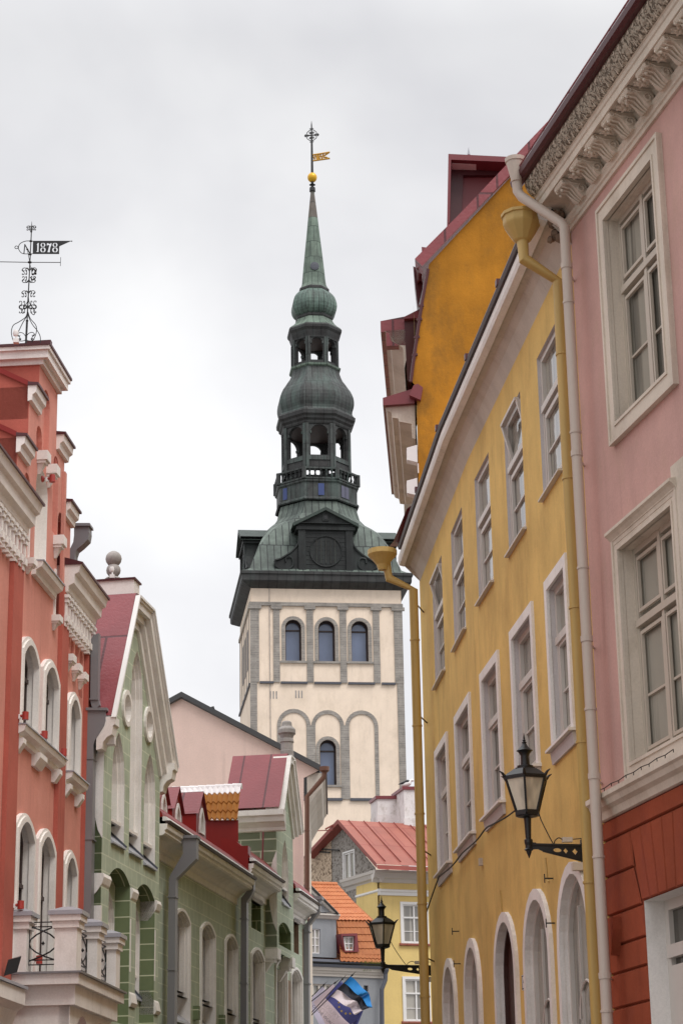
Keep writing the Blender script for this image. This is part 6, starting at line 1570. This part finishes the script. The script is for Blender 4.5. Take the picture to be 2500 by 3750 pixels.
# ================================================================ STREET LAMPS
def lamp(base, lab, rot, arm, out_dir, s=1.0):
    """base = centre of the lantern floor"""
    r = empty('street_lamp', base, lab, 'street lamp', 'black lanterns on wall brackets')
    b = Vector(base); Z = Vector((0, 0, 1))
    def hx(R_, z, k): a = rot + k * PI / 3; return b + Vector((math.cos(a) * R_, math.sin(a) * R_, z)) * s
    H_ = .37; rb, rt = .125, .238
    mb = MB()
    for k in range(6):
        mb.bar(hx(rb, 0, k), hx(rt, H_, k), .022 * s); mb.bar(hx(rt, H_, k), hx(rt, H_, k + 1), .026 * s, .035 * s); mb.bar(hx(rb, 0, k), hx(rb, 0, k + 1), .03 * s, .05 * s)
    mb.build('lantern_frame', 'black_metal', r)
    for k in range(6):
        mb = MB(); i = .985; mb.mesh([hx(rb * i, .015, k), hx(rb * i, .015, k + 1), hx(rt * i, H_ - .01, k + 1), hx(rt * i, H_ - .01, k)], [(0, 1, 2, 3)]); mb.build('glass_pane', 'lamp_glass', r)
    mb = MB(); mb.lathe(b, [(rt * 1.08 * s, (H_ + .0) * s), (rt * 1.08 * s, (H_ + .02) * s), (.14 * s, (H_ + .10) * s), (.12 * s, (H_ + .105) * s), (.12 * s, (H_ + .115) * s), (.09 * s, (H_ + .12) * s)], 6, a0=rot)
    for k in range(6):
        p = hx(rt * 1.04, H_ + .015, k); d = (p - b); d.z = 0; d.normalize()
        mb.tube([p, p + d * .03 * s + Z * .035 * s, p + d * .065 * s + Z * .055 * s], [.02 * s, .013 * s, .005 * s], 5)
        q = (hx(rt * 1.0, H_ + .02, k) + hx(rt, H_ + .02, k + 1)) / 2
    mb.build('roof', 'black_metal', r)
    mb = MB(); mb.lathe(b + Z * (H_ + .115) * s, [(.085 * s, 0), (.088 * s, .025 * s), (.048 * s, .035 * s), (.044 * s, .13 * s), (.05 * s, .15 * s), (.075 * s, .185 * s), (.088 * s, .19 * s), (.075 * s, .20 * s), (.04 * s, .235 * s), (.02 * s, .27 * s), (.028 * s, .28 * s), (.012 * s, .295 * s), (.02 * s, .305 * s), (.010 * s, .315 * s), (.011 * s, .33 * s), (.002 * s, .385 * s)], 16); mb.build('chimney_finial', 'black_metal', r, smooth=True)
    mb = MB(); mb.lathe(b, [(.11 * s, 0), (.11 * s, -.035 * s), (.04 * s, -.05 * s), (.036 * s, -.12 * s), (.03 * s, -.27 * s), (.045 * s, -.28 * s), (.045 * s, -.31 * s), (.036 * s, -.34 * s), (.036 * s, -.37 * s), (.05 * s, -.385 * s), (.03 * s, -.40 * s), (.025 * s, -.42 * s), (.003 * s, -.475 * s)], 12); mb.build('post', 'black_metal', r)
    # pierced bracket from the post to the wall
    od = Vector(out_dir).normalized(); zt, L = -.335 * s, arm
    p0 = b + Z * zt; Fb = Fac([(p0.x, p0.y), (p0.x - od.x, p0.y - od.y)], +1)
    zz_ = p0.z
    ol = [(0, zz_ + .03 * s), (.07 * s, zz_ + .025 * s), (.12 * s, zz_ - .01 * s), (L * .55, zz_ - .015 * s), (L * .93, zz_ - .005 * s), (L, zz_ + .05 * s), (L, zz_ - .19 * s), (L * .90, zz_ - .16 * s), (.17 * s, zz_ - .075 * s), (.10 * s, zz_ - .045 * s), (0, zz_ - .045 * s)]
    cut = []
    for u, w_, h in ((.52, .045, .022), (.67, .026, .030), (.84, .030, .036)):
        c = (L * u, zz_ - .055 * s - .045 * s * (u - .5))
        cut.append([(c[0] + w_ * s * math.cos(a) * (1 - .35 * (abs(math.sin(2 * a)) if u > .6 else 0)), c[1] + h * s * math.sin(a) * (1 - .35 * (abs(math.sin(2 * a)) if u > .6 else 0))) for a in [i * PI / 6 for i in range(12)]])
    mb = MB(); Fb.plate(mb, ol, cut, .012); Fb.plate(mb, ol, cut, -.012); Fb.sides(mb, ol, .012, -.012)
    for c in cut: Fb.sides(mb, c, .012, -.012)
    mb.tube([Fb.P(0, zz_, 0), Fb.P(L * .95, zz_ - .01, 0)], .02 * s, 8); mb.tube([Fb.P(.15 * s, zz_ - .06 * s, 0), Fb.P(L, zz_ - .17 * s, 0)], .014 * s, 6)
    Fb.box(mb, L - .02, L + .02, zz_ - .2 * s, zz_ + .06 * s, -.06, .06)
    mb.build('bracket', 'black_metal', r)
    mb = MB(); Fb.box(mb, L * .62, L * .80, zz_ + .03 * s, zz_ + .08 * s, -.03, .03); mb.cut(); Fb.box(mb, L * .78, L * .98, zz_ - .27 * s, zz_ - .19 * s, -.05, .05); each(mb, 'junction_box', 'cream_trim', r)
    mb = MB(); mb.tube(curve([Fb.P(L * .62, zz_ + .06 * s, 0), Fb.P(L * .55, zz_ + .075 * s, 0), Fb.P(L * .48, zz_ + .04 * s, 0), Fb.P(L * .47, zz_, 0)], 4), .006, 5); mb.tube([Fb.P(L * .8, zz_ + .06 * s, 0), Fb.P(L, zz_ + .07 * s, 0)], .005, 5)
    mb.tube(curve([b + Vector((.12, 0, .12)) * s, Fb.P(L * .22, zz_ + .30 * s, .02), Fb.P(L * .35, zz_ + .12 * s, .02), Fb.P(L * .45, zz_, .02)], 5), .006, 5)
    mb.build('supply_wire', 'cable_black', r); return r
sl, _ = FY.uv(2136, 3120)
on = FY.n[0]; wp_ = FY.P(max(sl, .3), 0, 0)
bL = on_depth(1930, 2980, wp_.y + on.y * .6)
arm = (Vector((wp_.x, wp_.y, 0)) - Vector((bL.x, bL.y, 0))).length
od = Vector((bL.x - wp_.x, bL.y - wp_.y, 0)).normalized()
lamp(bL, 'large black lantern on a pierced bracket beside the twin downpipes on the yellow wall', R(-98), arm, od)
wp2 = Vector((FS.P(3.0, 0, 0).x + .02, 37.6, 0)); b2 = on_depth(1400, 3466, 37.4)
od2 = Vector((b2.x - wp2.x, b2.y - wp2.y, 0))
lamp(b2, 'small black lantern seen against the pale yellow corner house', R(-84), od2.length, od2.normalized(), 1.0)

# ================================================================ FLAGS
def flag(tip, foot, Y0, Y1, cloth, lab, fin='black_metal', extra=None):
    a, b = on_depth(*tip, Y0), on_depth(*foot, Y1); r = empty('flag', b, lab, 'flag', 'flags on slanting poles')
    mb = MB(); mb.tube([b, a], .014, 6); d = (a - b).normalized(); mb.tube([a, a + d * .05, a + d * .09, a + d * .2], [.012, .03, .012, .002], 6); mb.build('pole', fin, r)
    for nm, mt, corners, dy in cloth:
        # corners: bilinear patch in pixels, hoist-top, fly-top, fly-bottom, hoist-bottom, with waves in depth
        mb = MB(); nu, nv = 16, 6; g = []
        for i in range(nu + 1):
            for j in range(nv + 1):
                u, v = i / nu, j / nv; (x0, y0), (x1, y1), (x2, y2), (x3, y3) = corners[:4]; bu = corners[4] if len(corners) > 4 else (0, 0)
                x = (x0 * (1 - u) + x1 * u) * (1 - v) + (x3 * (1 - u) + x2 * u) * v; y = (y0 * (1 - u) + y1 * u) * (1 - v) + (y3 * (1 - u) + y2 * u) * v
                w_ = math.sin(PI * u); x += w_ * bu[0] + 0; y += w_ * bu[1] - 2.5 * math.sin(2 * PI * u * 1.1)
                dep = (Y0 + Y1) / 2 + dy + .22 * u * math.sin(u * 5 + v * 1.2) + .03 * math.sin(u * 13)
                g.append(on_depth(x, y, dep))
        n = nv + 1; mb.mesh(g, [(i * n + j, i * n + j + 1, (i + 1) * n + j + 1, (i + 1) * n + j) for i in range(nu) for j in range(nv)]); mb.build(nm, mt, r, smooth=True)
    return r
Yf = 56.5
def z4(x, y): return (1120 + x / 5.6, 3500 + y / 5.6)
f4 = flag(z4(345, 625), z4(-60, 1020), Yf + .9, Yf + .5, [('cloth', 'cloth_lilac', (z4(345, 632), z4(1010, 1700), z4(620, 2050), z4(20, 980)), .25)], 'hindmost flag, plain pale lilac and mostly hidden')
f3 = flag(z4(570, 585), z4(-60, 1080), Yf + .5, Yf + .3, [('cloth', 'cloth_pink', (z4(560, 590), z4(1100, 1500), z4(640, 1850), z4(150, 960)), .0)], 'pinkish white flag lettered with hotel wording')
f2 = flag(z4(725, 512), z4(-40, 1340), Yf + .1, Yf - .1, [('cloth', 'cloth_navy', (z4(715, 515), z4(1172, 1150), z4(1065, 1420), z4(905, 1420)), .0), ('cloth', 'cloth_navy', (z4(700, 530), z4(1100, 1290), z4(920, 1440), z4(400, 890)), -.05)], 'navy blue flag with a ring of yellow stars')
f1 = flag(z4(918, 435), z4(-40, 1380), Yf - .4, Yf - .5, [('blue_stripe', 'cloth_blue', (z4(918, 432), z4(1290, 780), z4(1130, 862), z4(785, 575)), 0), ('blue_stripe', 'cloth_blue', (z4(1288, 775), z4(1362, 1085), z4(1298, 1085), z4(1125, 860)), 0),
     ('black_stripe', 'cloth_black', (z4(782, 572), z4(1130, 862), z4(1060, 960), z4(648, 705)), 0), ('black_stripe', 'cloth_black', (z4(1125, 858), z4(1300, 1085), z4(1158, 1140), z4(1040, 950)), 0),
     ('white_stripe', 'cloth_white', (z4(645, 705), z4(1045, 955), z4(900, 1080), z4(500, 845)), 0), ('white_stripe', 'cloth_white', (z4(1040, 950), z4(1160, 1140), z4(1010, 1235), z4(880, 1060)), 0)], 'front flag of blue, black and white stripes')
Ys = Yf - .35
mb = MB()
for x, y in ((672, 968), (680, 1062), (730, 1145), (815, 1195), (905, 1195), (880, 840), (800, 835)):
    if y < 900: continue
    mb.cut()
    c = on_depth(*z4(x, y), Ys); rr = .037
    mb.mesh([c + Vector((rr * (1 if k % 2 == 0 else .42) * math.sin(k * PI / 5 + .2), 0, rr * (1 if k % 2 == 0 else .42) * math.cos(k * PI / 5 + .2))) for k in range(10)], [tuple(range(10))])
each(mb, 'star', 'star_yellow', f2)
def lt(body, size, x, y, ang, mt, par, Y):
    c = on_depth(*z4(x, y), Y); ca, sa = math.cos(ang), math.sin(ang)
    return text_mesh(body, size, lambda tx, ty, tz_: c + Vector((tx * ca - ty * sa, tz_ * .2, tx * sa + ty * ca)), 'lettering', mt, par)
lt('OF THE WORLD', .105, 360, 1245, R(-45), 'ink', f3, Yf - .3)
lt('LUXURY', .16, 500, 1130, R(-45), 'ink_pale', f3, Yf - .32)
lt('HOTELS', .16, 400, 1200, R(-45), 'ink_pale', f3, Yf - .31)

# ================================================================ GROUND, SKY, LIGHT, CAMERA
mb = MB(); mb.mesh([(-1500, -300, -.5), (1500, -300, -.5), (1500, 2500, -.5), (-1500, 2500, -.5)], [(0, 1, 2, 3)]); tag(mb.build('ground', 'street'), kind='structure')
mb = MB(); mb.mesh([(-5.5, 3, -.44), (4.2, 3, -.44), (2.4, 22, -.44), (1.4, 34, -.44), (1.9, 48, -.44), (2.0, 64, -.44), (-1.9, 64, -.44), (-4.0, 34, -.44), (-6, 12, -.44)], [(0, 1, 2, 3, 4, 5, 6, 7, 8)]); tag(mb.build('street', 'street'), kind='structure')

w = bpy.data.worlds.new('World'); bpy.context.scene.world = w; w.use_nodes = True; nt = w.node_tree
bg = nt.nodes['Background']; outn = nt.nodes['World Output']
SUN_EL, SUN_AZ = R(56), R(138)      # azimuth measured from +Y towards +X
sky = nt.nodes.new('ShaderNodeTexSky'); sky.sky_type = 'NISHITA'; sky.sun_disc = False; sky.sun_elevation = SUN_EL; sky.sun_rotation = SUN_AZ; sky.dust_density = 3
nt.links.new(sky.outputs[0], bg.inputs[0]); bg.inputs[1].default_value = .07
tcn = nt.nodes.new('ShaderNodeTexCoord'); mp = nt.nodes.new('ShaderNodeMapping'); mp.inputs['Scale'].default_value = (1, 1, 1.3); mp.inputs['Location'].default_value = CLOUD_LOC
nt.links.new(tcn.outputs['Generated'], mp.inputs[0])
n1 = N(nt, 'ShaderNodeTexNoise', Scale=4.2, Detail=5, Roughness=.45, Distortion=.3); nt.links.new(mp.outputs[0], n1.inputs['Vector'])
col = ramp(nt, n1.outputs[0], [(.36, (.72, .72, .75)), (.52, (.86, .86, .875)), (.62, (.95, .95, .955))])
sx = nt.nodes.new('ShaderNodeSeparateXYZ'); nt.links.new(tcn.outputs['Generated'], sx.inputs[0])
gr = ramp(nt, sx.outputs[2], [(a, b / 2.2) for a, b in [(.0, .60), (.10, .95), (.34, 1.0), (.42, .90), (.51, .82), (.60, 1.15), (.80, 1.65), (1.0, 1.9)]])
c2 = mix(nt, 1.0, col, gr, 'MULTIPLY')
b2_ = nt.nodes.new('ShaderNodeBackground'); nt.links.new(c2, b2_.inputs[0]); b2_.inputs[1].default_value = CLOUD_STR
ms = nt.nodes.new('ShaderNodeMixShader'); ms.inputs[0].default_value = .93
nt.links.new(bg.outputs[0], ms.inputs[1]); nt.links.new(b2_.outputs[0], ms.inputs[2]); nt.links.new(ms.outputs[0], outn.inputs[0])
sl_ = bpy.data.lights.new('sun', 'SUN'); sl_.energy = SUN_E; sl_.angle = R(25); sl_.color = (1, .97, .93)
so = bpy.data.objects.new('sun', sl_); C.objects.link(so)
dirv = Vector((math.sin(SUN_AZ) * math.cos(SUN_EL), math.cos(SUN_AZ) * math.cos(SUN_EL), math.sin(SUN_EL)))
so.rotation_euler = dirv.to_track_quat('Z', 'Y').to_euler(); so.location = dirv * 50
cam = bpy.data.cameras.new('camera'); co = bpy.data.objects.new('camera', cam); C.objects.link(co)
cam.sensor_fit = 'HORIZONTAL'; cam.sensor_width = 24.0; cam.lens = 24.0 * FL / 2500; cam.clip_end = 5000; cam.clip_start = .5
m = Matrix.Identity(4)
for i in range(3): m[i][0], m[i][1], m[i][2], m[i][3] = RT[i], UP[i], -FW[i], CAM[i]
co.matrix_world = m
sc = bpy.context.scene; sc.camera = co
sc.view_settings.view_transform = 'Standard'; sc.view_settings.look = 'None'; sc.view_settings.exposure = .12; sc.view_settings.gamma = 1
sc.cycles.max_bounces = 6; sc.cycles.diffuse_bounces = 4; sc.cycles.glossy_bounces = 3; sc.cycles.use_denoising = True
